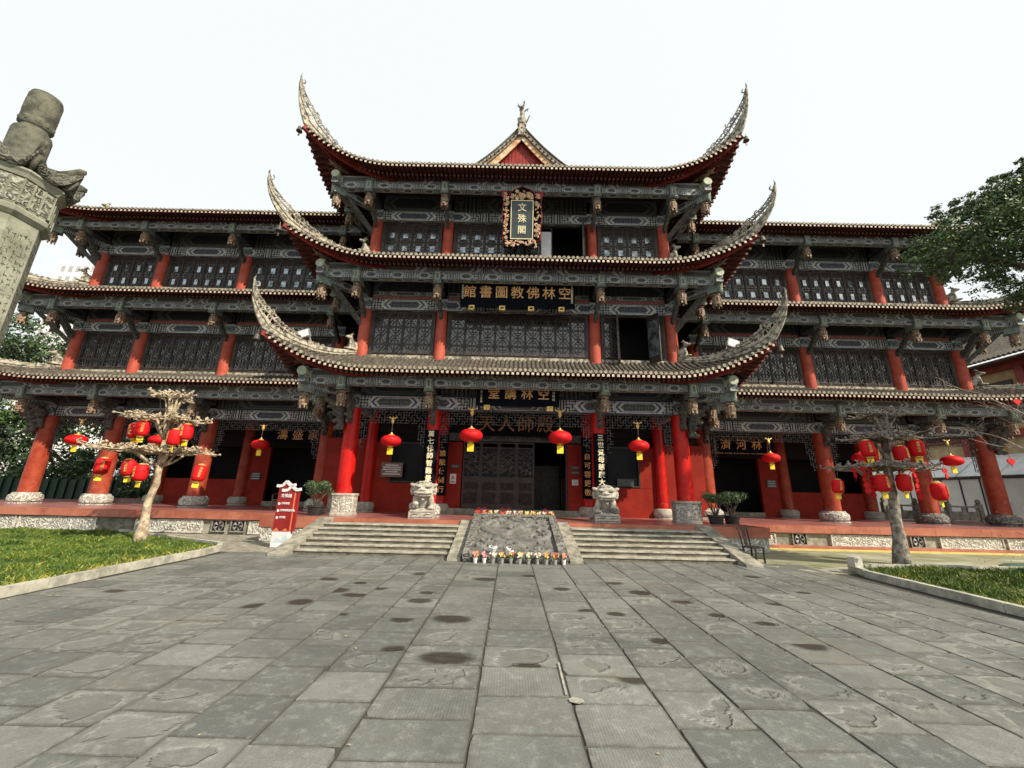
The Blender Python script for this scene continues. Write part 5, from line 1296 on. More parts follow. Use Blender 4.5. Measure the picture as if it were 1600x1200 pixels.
tier_tree('lantern_tree', -12.29, 14.0, [(-12.30, 14, .0), (-12.34, 14, 1.2), (-12.24, 14, 2.2), (-12.30, 14, 3.4), (-12.32, 14, 5.0)], [(-12.35, 14, 4.93, .70), (-12.35, 14, 4.12, 1.35), (-12.45, 14, 3.02, 1.85)], 'bark_sunlit_tan', 'sunlit tan bare tree pruned into three flat tiers on the left lawn, hung with lanterns', 4, .125)
tier_tree('lantern_tree', 12.1, 13.4, [(12.1, 13.4, .0), (12.2, 13.4, 1.4), (12.3, 13.4, 2.6), (12.42, 13.4, 3.7), (12.5, 13.4, 4.7)], [(12.5, 13.4, 4.75, .85), (12.4, 13.4, 3.95, 1.25), (12.15, 13.4, 2.98, 1.65)], 'bark_shaded_grey', 'shaded dark grey bare tree pruned into three flat tiers on the right, hung with lanterns', 9, .165)

# strings of small red discs in the right tree and the bush
def disc_string(x, y, z, n, label, s=1, heart=False):
    t = MB()
    for k in range(n):
        c = Vector((x+.02*math.sin(k*2.1), y, z-k*.17*s)); a = k*1.3
        if heart: pl_ = [(0, -.11), (.13, .02), (.12, .09), (.06, .12), (0, .07), (-.06, .12), (-.12, .09), (-.13, .02)]
        else: pl_ = [(.085*math.cos(i*.785), .085*math.sin(i*.785)) for i in range(8)]
        b = len(t.v); t.prism([(p[0]*s, p[1]*s) for p in pl_], -.012, .012); t.xform(Matrix.Translation(c) @ Matrix.Rotation(R(25*math.sin(a)), 4, 'Z'), b)
    t.tube([(x, y, z+.4), (x, y, z-n*.17*s)], .005, 3)
    return tag(t.build('red_ornament', 'lantern_red'), label, 'ornament', 'red paper ornaments on the right')
for i, (x, y, z, n) in enumerate(((11.0, 13.2, 2.86, 2), (11.22, 13.1, 2.9, 5), (11.55, 13.25, 2.95, 6), (12.55, 13.3, 3.0, 2), (12.95, 13.2, 2.75, 5), (12.62, 12.9, 2.9, 2), (13.75, 13.0, 2.9, 2))):
    disc_string(x, y, z, n, 'string of %s red discs, %s from the left under the right tree' % (['no', 'one', 'two', 'three', 'four', 'five', 'six'][n], ORD[i]))
for x, y, z, lab in ((12.35, 9.6, 4.35, 'topmost red heart in the bare bush'), (12.6, 9.6, 3.72, 'middle red heart in the bare bush at the frame edge'), (12.5, 9.6, 3.05, 'third red heart down in the bare bush at the frame edge'), (11.75, 9.6, 2.87, 'lowest red heart hanging in front of the last column')):
    disc_string(x, y, z, 1, lab, .7, True)

# ================================================================ STONE LIONS
def lion(x, y, mirror, label):
    t = empty('guardian_lion', (x, y, TZ), label, 'stone lion', 'guardian lions before the entrance')
    g = 1 if mirror else -1
    mb = MB(); mb.box(-.56, .56, -.50, .72, 0, .30); mb.box(-.52, .52, -.46, .68, .30, .35); mb.build('lion_base', 'stone_light', t)
    mb = MB()
    for sx in (-.28, .28):
        pts = [(sx-.17, -.51, .13), (sx-.05, -.515, .19), (sx+.08, -.51, .16), (sx+.17, -.51, .21)]; mb.tube(pts, .016, 4)
    mb.tube([(-.5, -.505, .05), (.5, -.505, .05)], .015, 4); mb.tube([(-.5, -.505, .27), (.5, -.505, .27)], .015, 4); mb.build('carved_line', 'stone_carved', t)
    B = [((0, .30, .62), (.36, .40, .34)), ((0, .12, .85), (.33, .30, .40), (-15, 0, 0)), ((0, -.02, 1.02), (.34, .26, .28)),       # haunch, trunk, chest
         ((g*-.30, -.16, .72), (.11, .12, .36), (6, g*5, 0)), ((g*-.30, -.28, .43), (.14, .17, .10)),                          # straight foreleg and paw
         ((g*.24, -.18, .78), (.12, .13, .26), (-10, 0, 0)), ((g*.24, -.34, .62), (.12, .15, .11)), ((g*.24, -.34, .46), (.14, .14, .14)),  # raised foreleg on a ball
         ((.36, .18, .50), (.14, .28, .18)), ((-.36, .18, .50), (.14, .28, .18)), ((.36, -.06, .41), (.11, .16, .07)), ((-.36, -.06, .41), (.11, .16, .07)),
         ((0, -.16, 1.22), (.40, .34, .29)), ((0, -.34, 1.08), (.36, .24, .15)), ((0, -.42, 1.19), (.24, .16, .10)), ((0, -.56, 1.22), (.10, .06, .06)),       # head, muzzle
         ((0, -.38, .97), (.31, .20, .07)),                                                    # lower jaw
         ((0, -.36, 1.40), (.34, .10, .06)), ((.18, -.42, 1.37), (.13, .08, .05), (0, -12, 0)), ((-.18, -.42, 1.37), (.13, .08, .05), (0, 12, 0)),
         ((.17, -.45, 1.29), (.06, .05, .05)), ((-.17, -.45, 1.29), (.06, .05, .05)),
         ((.38, -.10, 1.42), (.13, .07, .08), (0, -25, 0)), ((-.38, -.10, 1.42), (.13, .07, .08), (0, 25, 0)), ((0, -.02, 1.50), (.24, .26, .12)), ((0, .0, .34), (.40, .5, .06)),
         ((0, .62, .9), (.12, .12, .35)), ((.1, .6, 1.15), (.10, .1, .16)), ((-.1, .6, 1.1), (.10, .1, .16))]
    r = random.Random(4)
    for k in range(30):
        a = math.pi*(-.05+1.1*k/14); lay = k//15; kk = k % 15; a = math.pi*(-.12+1.24*kk/14)
        B.append(((.42*math.cos(a), .06+.14*lay, 1.18+.36*math.sin(a)), (.075, .09, .075)))
    for k in range(6): B.append(((-.15+.06*k, -.25+.02*(k % 2), 1.55), (.04, .07, .045)))
    o = sculpt('lion_body', B, 'stone_light', t, .022, 1)
    mb = MB()
    mb.tube([(-.30, -.50, 1.07), (-.18, -.575, 1.03), (-.06, -.60, 1.045), (.06, -.60, 1.045), (.18, -.575, 1.03), (.30, -.50, 1.07)], .022, 5)
    for s in (-1, 1): mb.tube([(s*.08, -.50, 1.315), (s*.17, -.515, 1.335), (s*.27, -.47, 1.31)], .02, 5); mb.lathe((s*.17, -.0, 0), [(.001, 0), (.001, .001)], 4)
    for k in range(5): mb.box(-.2+k*.09, -.185+k*.09, -.60, -.55, 1.0, 1.05)
    for px in (g*-.30,):
        for k in range(3): mb.box(px-.06+k*.055, px-.05+k*.055, -.46, -.42, .37, .45)
    mb.build('mouth_and_brow', 'stone_carved', t)
    mb = MB()
    for s in (-1, 1): mb.lathe((s*.17, -.49, 1.285), [(.001, -.035), (.035, -.02), (.045, 0), (.035, .02), (.001, .035)], 12)
    mb.build('eyes', 'carved_grey', t, smooth=True)
    B = [((0, -.42, .80), (.06, .05, .07))]; mb = MB(); mb.tube([(-.26, -.27, .93), (-.12, -.36, .86), (0, -.38, .84), (.12, -.36, .86), (.26, -.27, .93)], .022, 6); mb.lathe((0, -.40, .74), [(.01, 0), (.055, .02), (.065, .06), (.03, .11)], 12); mb.build('collar_and_bell', 'stone_light', t, smooth=True)
    mb = MB(); prof_ = [(.14*math.sin(math.pi*k/10)+.001, -.14*math.cos(math.pi*k/10)) for k in range(11)]; mb.lathe((g*.24, -.36, .49), prof_, 16); mb.build('ball', 'relief_grey', t, smooth=True)
    for ch in t.children:
        if ch.name.split('.')[0] not in ('lion_base', 'carved_line'): ch.scale = (1.28, 1.0, 1.0)
    t.scale = (.86, .86, .88); t.rotation_euler = (0, 0, R(8 if x < 0 else -6)); return t
lion(-3.66, 16.55, False, 'pale stone guardian lion left of the entrance steps'); lion(3.68, 16.75, True, 'pale stone guardian lion right of the entrance steps')

# ================================================================ POTTED PLANTS, CHAIRS, FLOWERS
def leaves(mb, tint, c, rad, n, size, r, squash=1, shell=.45, up=.3):
    for _ in range(n):
        u = Vector((r.gauss(0, 1), r.gauss(0, 1), r.gauss(0, 1))).normalized(); k = (shell+(1-shell)*r.random()**.5)
        p = Vector(c)+Vector((u.x*rad[0], u.y*rad[1], u.z*rad[2]))*k
        nrm = (u+Vector((r.gauss(0, .6), r.gauss(0, .6), r.gauss(0, .6)+up))).normalized(); a = nrm.cross(Vector((r.gauss(0, 1), r.gauss(0, 1), r.gauss(0, 1)))).normalized(); b = nrm.cross(a)
        s = size*r.uniform(.6, 1.3); i = len(mb.v)
        mb.v += [tuple(p-a*s), tuple(p+b*s*.45), tuple(p+a*s), tuple(p-b*s*.45)]; mb.f.append((i, i+1, i+2, i+3)); mb.m.append(0); mb.uv += [(0, 0), (1, 0), (1, 1), (0, 1)]
        t = (r.random(), r.random(), 0, 1); tint += list(t)*4
def potted(x, y, label, seed, s=1.0):
    r = random.Random(seed); t = empty('potted_plant', (x, y, TZ), label, 'potted plant', 'potted evergreens on the terrace')
    mb = MB(); mb.lathe((0, 0, 0), [(.24, 0), (.30, .28), (.33, .30), (.33, .35), (.29, .35), (.27, .30)], 20); mb.build('pot', 'plant_pot', t, smooth=True, angle=40)
    mb = MB()
    for k in range(9):
        a = k*.7; mb.tube([(.05*math.cos(a), .05*math.sin(a), .3), (.16*math.cos(a), .16*math.sin(a), .6), (.36*math.cos(a+.3), .36*math.sin(a+.3), .95)], [.025, .018, .008], 5)
    mb.build('stems', 'bark_brown', t); mb = MB(); tint = []
    for k in range(15): a = k*.418*1.0; q = r.uniform(.15, .5); leaves(mb, tint, (q*math.cos(a*2.4), q*math.sin(a*2.4), r.uniform(.85, 1.15)), (.24, .24, .17), 150, .035, r)
    mb.build('foliage', 'foliage_dark', t, attrs={'tint': tint}); t.scale = (s, s, s)
potted(-7.9, 16.6, 'bushy evergreen in dark pot beside the left corner plinth', 1, 1.05); potted(8.15, 16.9, 'bushy evergreen in dark pot right beside the right corner plinth', 2, 1.0); potted(8.95, 17.2, 'bushy evergreen in dark pot, outermost on the right', 3, 1.0)
def chair(x, y, z, rz, mat, label, arms=False):
    t = empty('wooden_chair', (x, y, z), label, 'chair', rz=R(rz)); mb = MB(); mb.box(-.23, .23, -.22, .22, .43, .47); mb.build('seat', mat, t)
    for sx in (-1, 1):
        for sy in (-1, 1):
            mb = MB(); mb.bar((sx*.20, sy*.19, 0), (sx*.20, sy*.19, .43 if sy < 0 else .43), .04); mb.build('leg', mat, t)
    mb = MB(); mb.bar((-.20, .2, .47), (-.21, .28, .98), .035); mb.bar((.20, .2, .47), (.21, .28, .98), .035); mb.bar((-.26, .28, .98), (.26, .28, .98), .045); mb.bar((0, .205, .47), (0, .27, .97), .13, .02); mb.build('backrest', mat, t)
    mb = MB(); 
    for s in (-1, 1): mb.bar((s*.2, -.19, .12), (s*.2, .19, .12), .025)
    mb.bar((-.2, -.19, .18), (.2, -.19, .18), .025); mb.build('stretcher', mat, t)
    if arms:
        mb = MB()
        for s in (-1, 1): mb.tube([(s*.2, .26, .85), (s*.27, .1, .76), (s*.26, -.18, .68)], .02, 5); mb.bar((s*.24, -.17, .44), (s*.26, -.18, .68), .03)
        mb.build('armrest', mat, t)
chair(7.35, 13.15, 0, 28, 'wood_dark', 'dark wooden chair on the paving beside the right end of the steps')
chair(-11.3, 20.0, TZ, -20, 'wood_chair', 'brown wooden armchair on the left terrace behind the guide board', True)
def flower_pot(x, y, z, cols, potmat, label, seed, s=1.0, hoop=False):
    r = random.Random(seed); t = empty('flower_pot', (x, y, z), label, 'flower pot', 'offering flowers at the carved ramp'); t.scale = (s,)*3
    mb = MB(); mb.lathe((0, 0, 0), [(.055, 0), (.075, .14), (.082, .145), (.082, .165), (.07, .165)], 14); mb.build('pot', potmat, t, smooth=True, angle=40)
    mb = MB(); tint = []; leaves(mb, tint, (0, 0, .22), (.10, .09, .07), 70, .035, r); mb.build('foliage', 'foliage_mid', t, attrs={'tint': tint})
    for c in set(cols):
        mb = MB()
        for k in range(max(3, 16//len(set(cols)))):
            a = r.uniform(0, 6.28); q = r.uniform(.01, .11); p = Vector((q*math.cos(a), q*math.sin(a)*.8-.02, .26+r.uniform(-.03, .1)))
            for j in range(5): b = j*1.257+a; d = Vector((math.cos(b), math.sin(b)*.5-.4, math.sin(b)*.8)); w_ = d.cross(Vector((0, 1, .3))).normalized()*.014; mb.poly([p, p+d*.022+w_, p+d*.042, p+d*.022-w_])
        mb.build('blossoms', 'petal_'+c, t)
    if hoop:
        mb = MB(); mb.tube([(.09*math.cos(k*.45), 0, .20+.13+.13*math.sin(k*.45)) for k in range(15)], .012, 5); mb.build('basket_handle', 'sign_red', t)
FP = [('pink', 'orange'), ('pink', 'pink'), ('white', 'white'), ('orange', 'yellow'), ('red', 'yellow'), ('yellow', 'white'), ('white', 'yellow'), ('white', 'pink'), ('yellow', 'orange'), ('red', 'orange'), ('orange', 'pink')]
for i, c in enumerate(FP):
    flower_pot(-1.12+i*.247, 11.98+.03*math.sin(i*2), 0, c, 'white_pot' if i in (0, 1, 10) else 'metal_grey', 'pot of %s blossoms, %s from the left at the foot of the ramp' % (' and '.join(sorted(set(c))), ORD[i]), 30+i, .82)
for i in range(13):
    c = [('red', 'red'), ('pink', 'red'), ('yellow', 'orange'), ('yellow', 'white'), ('red', 'pink'), ('orange', 'white'), ('pink', 'white'), ('yellow', 'pink'), ('yellow', 'yellow'), ('orange', 'yellow'), ('white', 'yellow'), ('red', 'white'), ('yellow', 'red')][i]
    flower_pot(-1.38+i*.23, 15.85+.04*math.sin(i*3), TZ, c, 'white_pot' if i % 4 == 2 else 'sign_red' if i in (0, 1, 4, 5) else 'plant_pot', 'pot of %s blossoms, %s from the left at the top of the ramp' % (' and '.join(sorted(set(c))), ORD[i]), 60+i, 1.0, i in (0, 1, 4, 5, 11))
def bouquet(x, y, z, rz, lab, k):
    t = empty('bouquet', (x, y, z), lab, 'bouquet'); mb = MB(); mb.lathe((0, 0, 0), [(.02, 0), (.06, .12), (.13, .30), (.125, .30)], 9); o = mb.build('paper_wrap', 'paper_white', t); mb = MB(); tint = []
    leaves(mb, tint, (0, 0, .31), (.09, .09, .05), 40, .03, random.Random(k)); mb.build('foliage', 'foliage_mid', t, attrs={'tint': tint}); t.rotation_euler = (R(12), R(rz), 0)
bouquet(-.66, 12.18, .12, 4, 'tall white paper bouquet leaning on the carved ramp', 1); bouquet(-.30, 12.15, .10, 30, 'white paper bouquet lying tilted among the flower pots', 2)
# green covers beside the lawn, roof floodlights, trestle, white stick
mb = MB(); mb.lathe((0, 0, 0), [(.9, 0), (.9, .10), (.8, .14)], 24); mb.xform(Matrix.Diagonal((1.3, .6, 1, 1))); o = mb.build('round_cover', 'green_cover', smooth=True, angle=30); o.location = (15.9, 12.95, .0); tag(o, 'low dark green round cover lying behind the right lawn', 'cover')
def flood(x, y, z, rz, label):
    t = empty('floodlight', (x, y, z), label, 'floodlight', rz=R(rz)); mb = MB(); mb.box(-.24, .24, -.06, .06, .05, .40); mb.build('lamp_housing', 'metal_grey', t); mb = MB(); mb.box(-.20, .20, -.066, -.061, .09, .36); mb.build('lamp_glass', 'paper_white', t); mb = MB(); mb.bar((-.2, 0, -.12), (-.2, 0, .2), .03); mb.bar((.2, 0, -.12), (.2, 0, .2), .03); mb.build('bracket', 'metal_grey', t); t.rotation_euler[1] = R(20 if x > 0 else -20)
for s in (-1, 1):
    p = RC1.front(s*(RC1.Xe-1.0), 1.0); flood(p.x, p.y-.1, p.z+.42, 0, 'small white floodlight fixed on the lowest %s roof ridge' % ('left' if s < 0 else 'right'))

# ================================================================ THE STONE PILLAR AT THE LEFT EDGE
def pillar():
    X, Y = -9.82, 6.3
    t = empty('stone_pillar', (X, Y, 0), 'tall octagonal pale stone pillar with carved roof and round finial at the left edge', 'stone pillar')
    mb = MB(); mb.lathe((0, 0, 0), [(1.25, .1), (1.25, .5), (1.1, .55), (1.1, .9), (.98, .95), (.97, 6.35), (.90, 6.45)], 8, rot=.5); mb.build('shaft', 'stone_pillar', t)
    mb = MB(); mb.lathe((0, 0, 0), [(1.0, 6.35), (1.12, 6.42), (1.13, 6.5), (1.02, 6.55), (1.02, 6.58)], 8, rot=.5); mb.lathe((0, 0, 0), [(1.03, 6.57), (1.05, 7.08)], 8, rot=.5); mb.lathe((0, 0, 0), [(1.10, 7.09), (1.16, 7.16), (1.22, 7.20), (1.2, 7.24)], 8, rot=.5); b = mb.build('relief_band', 'stone_pillar', t)
    mb = MB(); mb.lathe((0, 0, 0), [(1.055, 6.60), (1.065, 7.06)], 8, rot=.5); mb.build('relief_figures', 'relief_pillar', b)
    mb = MB()
    for k in range(8):
        a0 = math.pi/4*(k+.5); a1 = a0+math.pi/4
        for f in (0, .33, .66): p = Vector((math.cos(a0), math.sin(a0), 0)).lerp(Vector((math.cos(a1), math.sin(a1), 0)), f)*1.075; mb.bar(p+Vector((0, 0, 6.58)), p+Vector((0, 0, 7.07)), .035)
    mb.build('niche_frame', 'stone_pillar', b)
    # inscriptions cut into the faces
    r = random.Random(2); mb = MB()
    for f in range(8):
        a = math.pi/4*f; n = Vector((math.cos(a), math.sin(a), 0)); tt = Vector((-n.y, n.x, 0)); ap = .97*math.cos(math.pi/8)+.004
        if n.dot(Vector((.8, -.6, 0))) < -.2: continue
        for c in range(-2, 3):
            z = 6.05
            while z > 1.2:
                for q in range(4):
                    p = n*ap+tt*(c*.135+r.uniform(-.04, .04))+Vector((0, 0, z+r.uniform(-.05, .05))); L = r.uniform(.02, .045)
                    d = tt if q % 2 else Vector((0, 0, 1)); mb.bar(p-d*L, p+d*L, .010, .006, up=n)
                z -= .155
    mb.build('inscription', 'stone_pillar_dark', t)
    # lotus leaf roof with upturned corners
    mb = MB(); N = 64
    for ring, (rr, zz) in enumerate(((.50, 7.70), (.75, 7.62), (1.05, 7.48), (1.35, 7.38), (1.58, 7.33), (1.60, 7.24), (1.30, 7.18), (.9, 7.2))):
        for k in range(N):
            a = 2*math.pi*k/N; sa = (a-math.pi/8) % (math.pi/4)-math.pi/8; oc = math.cos(math.pi/8)/math.cos(sa); ex = (abs(sa)/(math.pi/8))**3
            fl = ex*max(0, (rr-.6))*.34; rip = .028*math.sin(a*56)*(1 if 1 <= ring <= 4 else 0)
            mb.v.append(((rr*oc+fl*.5)*math.cos(a), (rr*oc+fl*.5)*math.sin(a), zz+fl*1.2+rip))
    for i in range(7):
        for k in range(N): a = i*N+k; b_ = i*N+(k+1) % N; mb.face((a, b_, b_+N, a+N))
    ro = mb.build('carved_roof', 'relief_pillar_dark', t, smooth=True); ro.scale = (.86, .86, 1)
    mb = MB()
    for k in range(8):
        a = math.pi/4*(k+.5); c, s = math.cos(a), math.sin(a)
        mb.tube([(1.0*c, 1.0*s, 7.60), (1.3*c, 1.3*s, 7.66), (1.60*c, 1.60*s, 7.74), (1.78*c, 1.78*s, 7.76)], [.05, .07, .09, .05], 8)
        mb.tube([(1.2*c, 1.2*s, 7.30), (1.5*c, 1.5*s, 7.38), (1.68*c, 1.68*s, 7.50)], [.08, .09, .04], 8)
    mb.build('corner_ridge', 'stone_pillar_dark', ro, smooth=True)
    mb = MB(); mb.lathe((0, 0, 0), [(.455, 7.4), (.455, 8.27), (.43, 8.33), (.36, 8.35), (.33, 8.38), (.33, 8.42)], 28); mb.lathe((0, 0, 0), [(.33, 8.42), (.38, 8.47), (.395, 8.54), (.395, 9.13), (.36, 9.21), (.2, 9.25)], 28); f = mb.build('finial', 'stone_pillar_dark', t, smooth=True, angle=50)
    mb = MB()
    for k in range(10):
        a = 2*math.pi*k/10; mb.tube([(.385*math.cos(a+q), .385*math.sin(a+q), 8.82+h*.8) for q, h in ((-.22, -.1), (-.2, .1), (-.1, .2), (0, .24), (.1, .2), (.2, .1), (.22, -.1))], .018, 5)
        mb.lathe((.33*math.cos(a), .33*math.sin(a), 8.52), [(.02, -.06), (.08, -.03), (.10, .02), (.07, .07), (.02, .1)], 8)
    mb.build('finial_carving', 'stone_pillar_dark', f); t.scale = (.63, .63, 1.045); t.location = (-10.05, 6.5, 0)
pillar()

# ================================================================ TREES AND BUILDINGS AROUND
def crown_tree(name, x, y, label, clumps, nleaf, size, mat, seed, trunk_h, tr, limbs=True, group=None):
    r = random.Random(seed); t = empty(name, (x, y, 0), label, 'tree', group); mb = MB()
    mb.tube([(0, 0, 0), (.1, 0, trunk_h*.5), (0, .1, trunk_h)], [tr*1.3, tr, tr*.8], 10)
    for (c, rad) in clumps:
        e = Vector((c[0]-x, c[1]-y, c[2])); b = Vector((0, 0, trunk_h*.9)); mb.tube([b, b.lerp(e, .5)+Vector((0, 0, .3)), e], [tr*.5, tr*.3, tr*.12], 6)
    mb.build('trunk', 'bark_brown', t, smooth=True); mb = MB(); tint = []
    tot = sum(q[1][0]*q[1][1] for q in clumps)
    for (c, rad) in clumps:
        n = int(nleaf*rad[0]*rad[1]/tot); k = max(4, int(n/45))
        for _ in range(k):
            u = Vector((r.gauss(0, 1), r.gauss(0, 1), r.gauss(0, 1))).normalized()*(.35+.65*r.random()**.6)
            p = (c[0]-x+u.x*rad[0], c[1]-y+u.y*rad[1], c[2]+u.z*rad[2]); q = min(rad)*(r.uniform(.16, .30) if size < .1 else r.uniform(.3, .5))
            leaves(mb, tint, p, (q*1.3, q*1.3, q*.7), 45, size, r, shell=.2, up=.8)
    mb.build('crown', mat, t, attrs={'tint': tint}); return t
cl = [((12.6, 9.3, 8.75), (1.7, 1.6, .95)), ((14.3, 9.0, 9.5), (2.0, 1.8, 1.3)), ((11.3, 9.4, 8.35), (.85, .9, .5)), ((14.6, 9.6, 8.0), (1.8, 1.5, .8)), ((15.6, 9.2, 10.6), (2.0, 1.8, 1.0)), ((13.4, 9.2, 10.0), (.9, .9, .55)), ((12.2, 9.3, 9.75), (.7, .7, .4)), ((13.9, 8.8, 6.9), (.75, .7, .5)), ((14.2, 9.3, 11.0), (.8, .7, .45)), ((16.8, 9.6, 8.2), (1.5, 1.5, 1.2))]
crown_tree('broadleaf_tree', 17.5, 8.4, 'dense dark green broadleaf tree overhanging the right edge of the court', cl, 56000, .05, 'foliage_fresh', 11, 6.8, .35)
def rc(cx, cy, cz, sx, sy, sz, n, q, seed): r = random.Random(seed); return [((cx+r.uniform(-sx, sx), cy+r.uniform(-sy, sy), cz+r.uniform(-sz, sz)), (q*r.uniform(.7, 1.2), q*r.uniform(.7, 1.2), q*r.uniform(.5, .9))) for _ in range(n)]
G = 'trees beyond the left wing'
crown_tree('evergreen_tree', -44, 31, 'tallest dark evergreen tree beyond the left wing, close beside the stone pillar', rc(-44, 31, 10.5, 4.2, 2, 5.5, 22, 2.3, 1), 20000, .17, 'foliage_dark', 21, 7, .4, group=G)
crown_tree('evergreen_tree', -37.5, 32, 'broad green tree seen through and above the leftmost porch bay', rc(-37, 32, 6.8, 3.6, 1.5, 6.0, 22, 2.1, 2), 18000, .16, 'foliage_mid', 22, 5, .3, group=G)
crown_tree('evergreen_tree', -31.5, 33, 'dark tree filling the middle of the open porch bay behind the green fence', rc(-31, 33, 5.0, 3.0, 1.5, 4.8, 18, 1.9, 3), 15000, .15, 'foliage_dark', 23, 4, .25, group=G)
crown_tree('evergreen_tree', -26.5, 35, 'thin dark tree beyond the open porch bay, closest to the wing wall', rc(-26, 35, 4.6, 2.4, 1.5, 4.2, 14, 1.7, 4), 10000, .14, 'foliage_dark', 24, 4, .25, group=G)
mb = MB(); tint = []; r_ = random.Random(5)
for k in range(150): q = r_.uniform(-66, -23.5); leaves(mb, tint, (q, r_.uniform(40, 43), r_.uniform(.5, 8.5)), (2.2, 1.2, 1.6), 130, .26, r_, shell=.1)
tag(mb.build('distant_wood', 'foliage_dark', attrs={'tint': tint}), kind='stuff')
mb = MB(); mb.box(-46, -26, 27.0, 27.1, 0, 2.1); 
for k in range(34): mb.box(-46+k*.6-.03, -46+k*.6+.03, 26.9, 27.0, 0, 2.2)
tag(mb.build('green_fence', 'fence_green'), 'dark green fence behind the leftmost porch bay', 'fence')
# far pale tower block at the left
t = empty('tower_block', (-112, 92, 0), 'distant washed out white apartment tower above the left wing roofs', 'tower'); mb = MB(); mb.box(-6.5, 5.5, 0, 14, 0, 57.4); mb.build('wall', 'far_wall', t)
for row in range(8):
    mb = MB(); z = 55.4-row*3.0
    for k in range(6): mb.box(-5.7+k*1.95, -4.6+k*1.95, -.06, .02, z-.9, z+.7)
    mb.build('window', 'far_window', t)
# neighbouring hall at the right
def right_hall():
    t = empty('neighbour_hall', (33.6, 19.2, -.38), 'cream walled hall with dark red beams and grey tiled roof beyond the right wing', 'hall')
    X = 0
    mb = MB(); mb.box(.3, 10, -6, 22, 0, 9.6); mb.build('wall', 'wall_yellow', t)
    mb = MB(); mb.box(-.15, .28, -6, 22, 9.35, 9.95); mb.box(.05, .28, -6, 22, 5.6, 6.0)
    for k in range(8): mb.box(-.1, .29, -6+k*3.6, -5.6+k*3.6, 0, 9.35)
    mb.build('red_frame', 'board_red', t)
    mb = MB()
    for k in range(7): mb.box(.24, .29, -5.1+k*3.6, -2.9+k*3.6, 6.8, 8.8)
    mb.build('window', 'wood_dark', t)
    mb = MB()
    for k in range(118):
        y = -6.4+k*.24; mb.tube([(-1.1, y, 9.85), (0.6, y, 10.6), (4.5, y, 13.2)], .085, 6)
    mb.poly([(-1.1, -6.5, 9.80), (-1.1, 22.3, 9.80), (.6, 22.3, 10.52), (.6, -6.5, 10.52)]); mb.poly([(.6, -6.5, 10.52), (.6, 22.3, 10.52), (4.5, 22.3, 13.1), (4.5, -6.5, 13.1)])
    mb.build('roof', 'tile_grey', t)
    mb = MB(); mb.box(-1.05, .25, -6.5, 22.3, 9.60, 9.72); mb.build('eave_board', 'rafter_red', t)
    B_ = [((0, 0, 0), (.25, .9, .2)), ((0, .7, .5), (.2, .3, .5)), ((0, 1.0, .95), (.15, .4, .12))]; o = sculpt('ridge_beast', B_, 'tile_grey', t, .06, 1); o.location = (4.5, 12, 13.4)
    mb = MB(); mb.box(.12, .27, -6, 22, 0, 3.2); mb.build('lower_wall', 'wall_cream', t); t.scale = (1.2, 1.2, 1.2)
right_hall()
t = empty('glass_canopy', (30.76, 20.4, -.38), 'curved translucent canopy on a white glazed shelter behind the right porch', 'canopy')
mb = MB(); P_ = [(-.6+2.6*k/10, 3.35+1.25*math.sin(math.pi*.5*k/10)) for k in range(11)]
for i in range(10): mb.poly([(P_[i][0], -4, P_[i][1]), (P_[i+1][0], -4, P_[i+1][1]), (P_[i+1][0], 12, P_[i+1][1]), (P_[i][0], 12, P_[i][1])]); mb.poly([(P_[i][0], -4, P_[i][1]-.02), (P_[i][0], 12, P_[i][1]-.02), (P_[i+1][0], 12, P_[i+1][1]-.02), (P_[i+1][0], -4, P_[i+1][1]-.02)])
mb.build('canopy_roof', 'canopy_sheet', t); t.scale = (1.2, 1.2, 1.2); mb = MB()
for y in range(9): mb.tube([(a, -4+y*2, b+.03) for a, b in P_], .04, 5)
mb.build('rib', 'paper_white', t); mb = MB(); mb.box(-.45, -.42, -4, 12, .9, 3.2); mb.build('glazing', plain('frosted', (.66, .70, .64), (.76, .79, .73), 1, .3, 0), t); mb = MB()
for y in range(17): mb.bar((-.46, -4+y, .9), (-.46, -4+y, 3.3), .05)
mb.box(-.5, -.4, -4, 12, 3.18, 3.3); mb.build('glazing_bar', 'wood_dark', t)
def balustrade():
    t = empty('stone_balustrade', (24.5, 24.9, TZ), 'low stone balustrade with posts at the far right end of the terrace', 'balustrade')
    for k in range(4):
        mb = MB(); x = -2.2+k*1.9; mb.box(x-.12, x+.12, -.12, .12, 0, 1.0); mb.lathe((x, 0, 1.0), [(.09, 0), (.13, .08), (.12, .2), (.04, .28)], 10); mb.build('post', 'stone_step', t)
        if k < 3: mb = MB(); mb.box(x+.12, x+1.78, -.05, .05, .05, .55); mb.box(x+.12, x+1.78, -.07, .07, .78, .88); mb.box(x+.85, x+1.05, -.05, .05, .55, .78); mb.build('panel', 'stone_step', t)
balustrade()
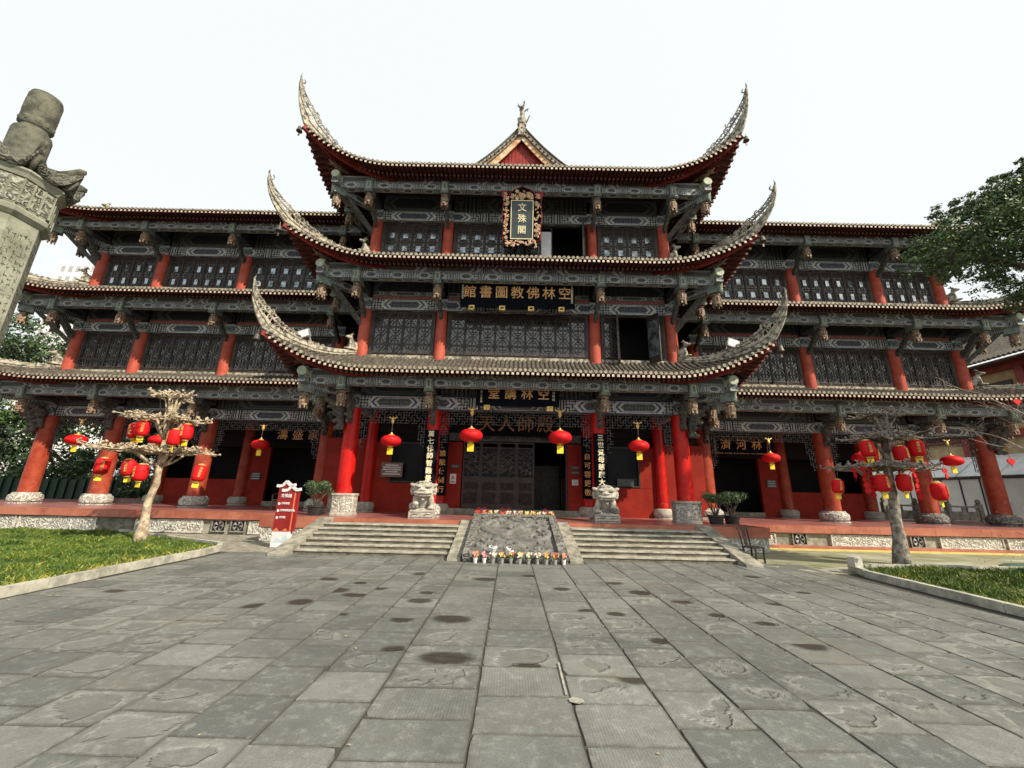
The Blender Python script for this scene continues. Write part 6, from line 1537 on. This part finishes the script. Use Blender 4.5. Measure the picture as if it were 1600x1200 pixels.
# bare bush at the right edge
def bush():
    r = random.Random(15); t = empty('bare_bush', (13.2, 9.4, 0), 'leafless thin twigged tree reaching in from the right edge', 'bare tree'); mb = MB()
    def grow(p, d, L, rad, dep):
        n = 5; pts = [p]
        for i in range(n): d = (d+Vector((r.gauss(0, .16), r.gauss(0, .10), r.gauss(0, .12)))).normalized(); p = p+d*L/n; pts.append(p)
        mb.tube(pts, [rad*(1-.5*i/n) for i in range(n+1)], 5 if dep < 2 else 4)
        if dep < 5:
            for k in range(2): q = pts[r.randint(2, n)]; grow(q, (d+Vector((r.gauss(-.15, .55), r.gauss(0, .35), r.gauss(.05, .55)))).normalized(), L*r.uniform(.5, .75), rad*.55, dep+1)
        else: mb.tube([p, p+Vector((0, 0, .03))], [.012, .006], 4)
    for k in range(5): grow(Vector((.2*k-.2, 0, .1 if k == 0 else 1.2+k*.5)), Vector((-.35-.12*k, 0, 1-.12*k)).normalized(), 1.9, .026, 0)
    mb.tube([(0, 0, 0), (.3, 0, 1.6), (.5, 0, 3.9)], [.07, .05, .03], 6); mb.build('branches', plain('twig', (.14, .11, .09), (.34, .29, .24), 9, .8, .2), t)
bush()

# litter on the paving
r_ = random.Random(77); mb = MB()
for k in range(170):
    s_ = r_.choice((-1, 1)); e_ = abs(r_.gauss(0, .35)) if k < 110 else r_.uniform(0, 8)
    x_, y_ = s_*(8.55-e_), r_.uniform(2.2, 12.5); a_ = r_.uniform(0, 6.28); q_ = r_.uniform(.012, .035); c_, d_ = math.cos(a_)*q_, math.sin(a_)*q_
    mb.poly([(x_-c_, y_-d_, .008), (x_+d_*.5, y_-c_*.5, .016), (x_+c_, y_+d_, .009), (x_-d_*.5, y_+c_*.5, .014)])
tag(mb.build('fallen_leaves', plain('dry_leaf', (.16, .11, .05), (.50, .44, .32), 8, .8, 0)), kind='stuff')
mb = MB(); mb.bar((.405, 4.55, .012), (.415, 5.3, .012), .022, .008); mb.prism([(0, 0)]*3, 0, 0) if False else mb.poly([(.42, 4.40, .014), (.50, 4.37, .014), (.56, 4.41, .014), (.55, 4.47, .014), (.46, 4.50, .014), (.41, 4.46, .014)])
tag(mb.build('pale_strip', 'kerb_stone'), 'thin pale strip lying in a joint of the central paving', 'strip')
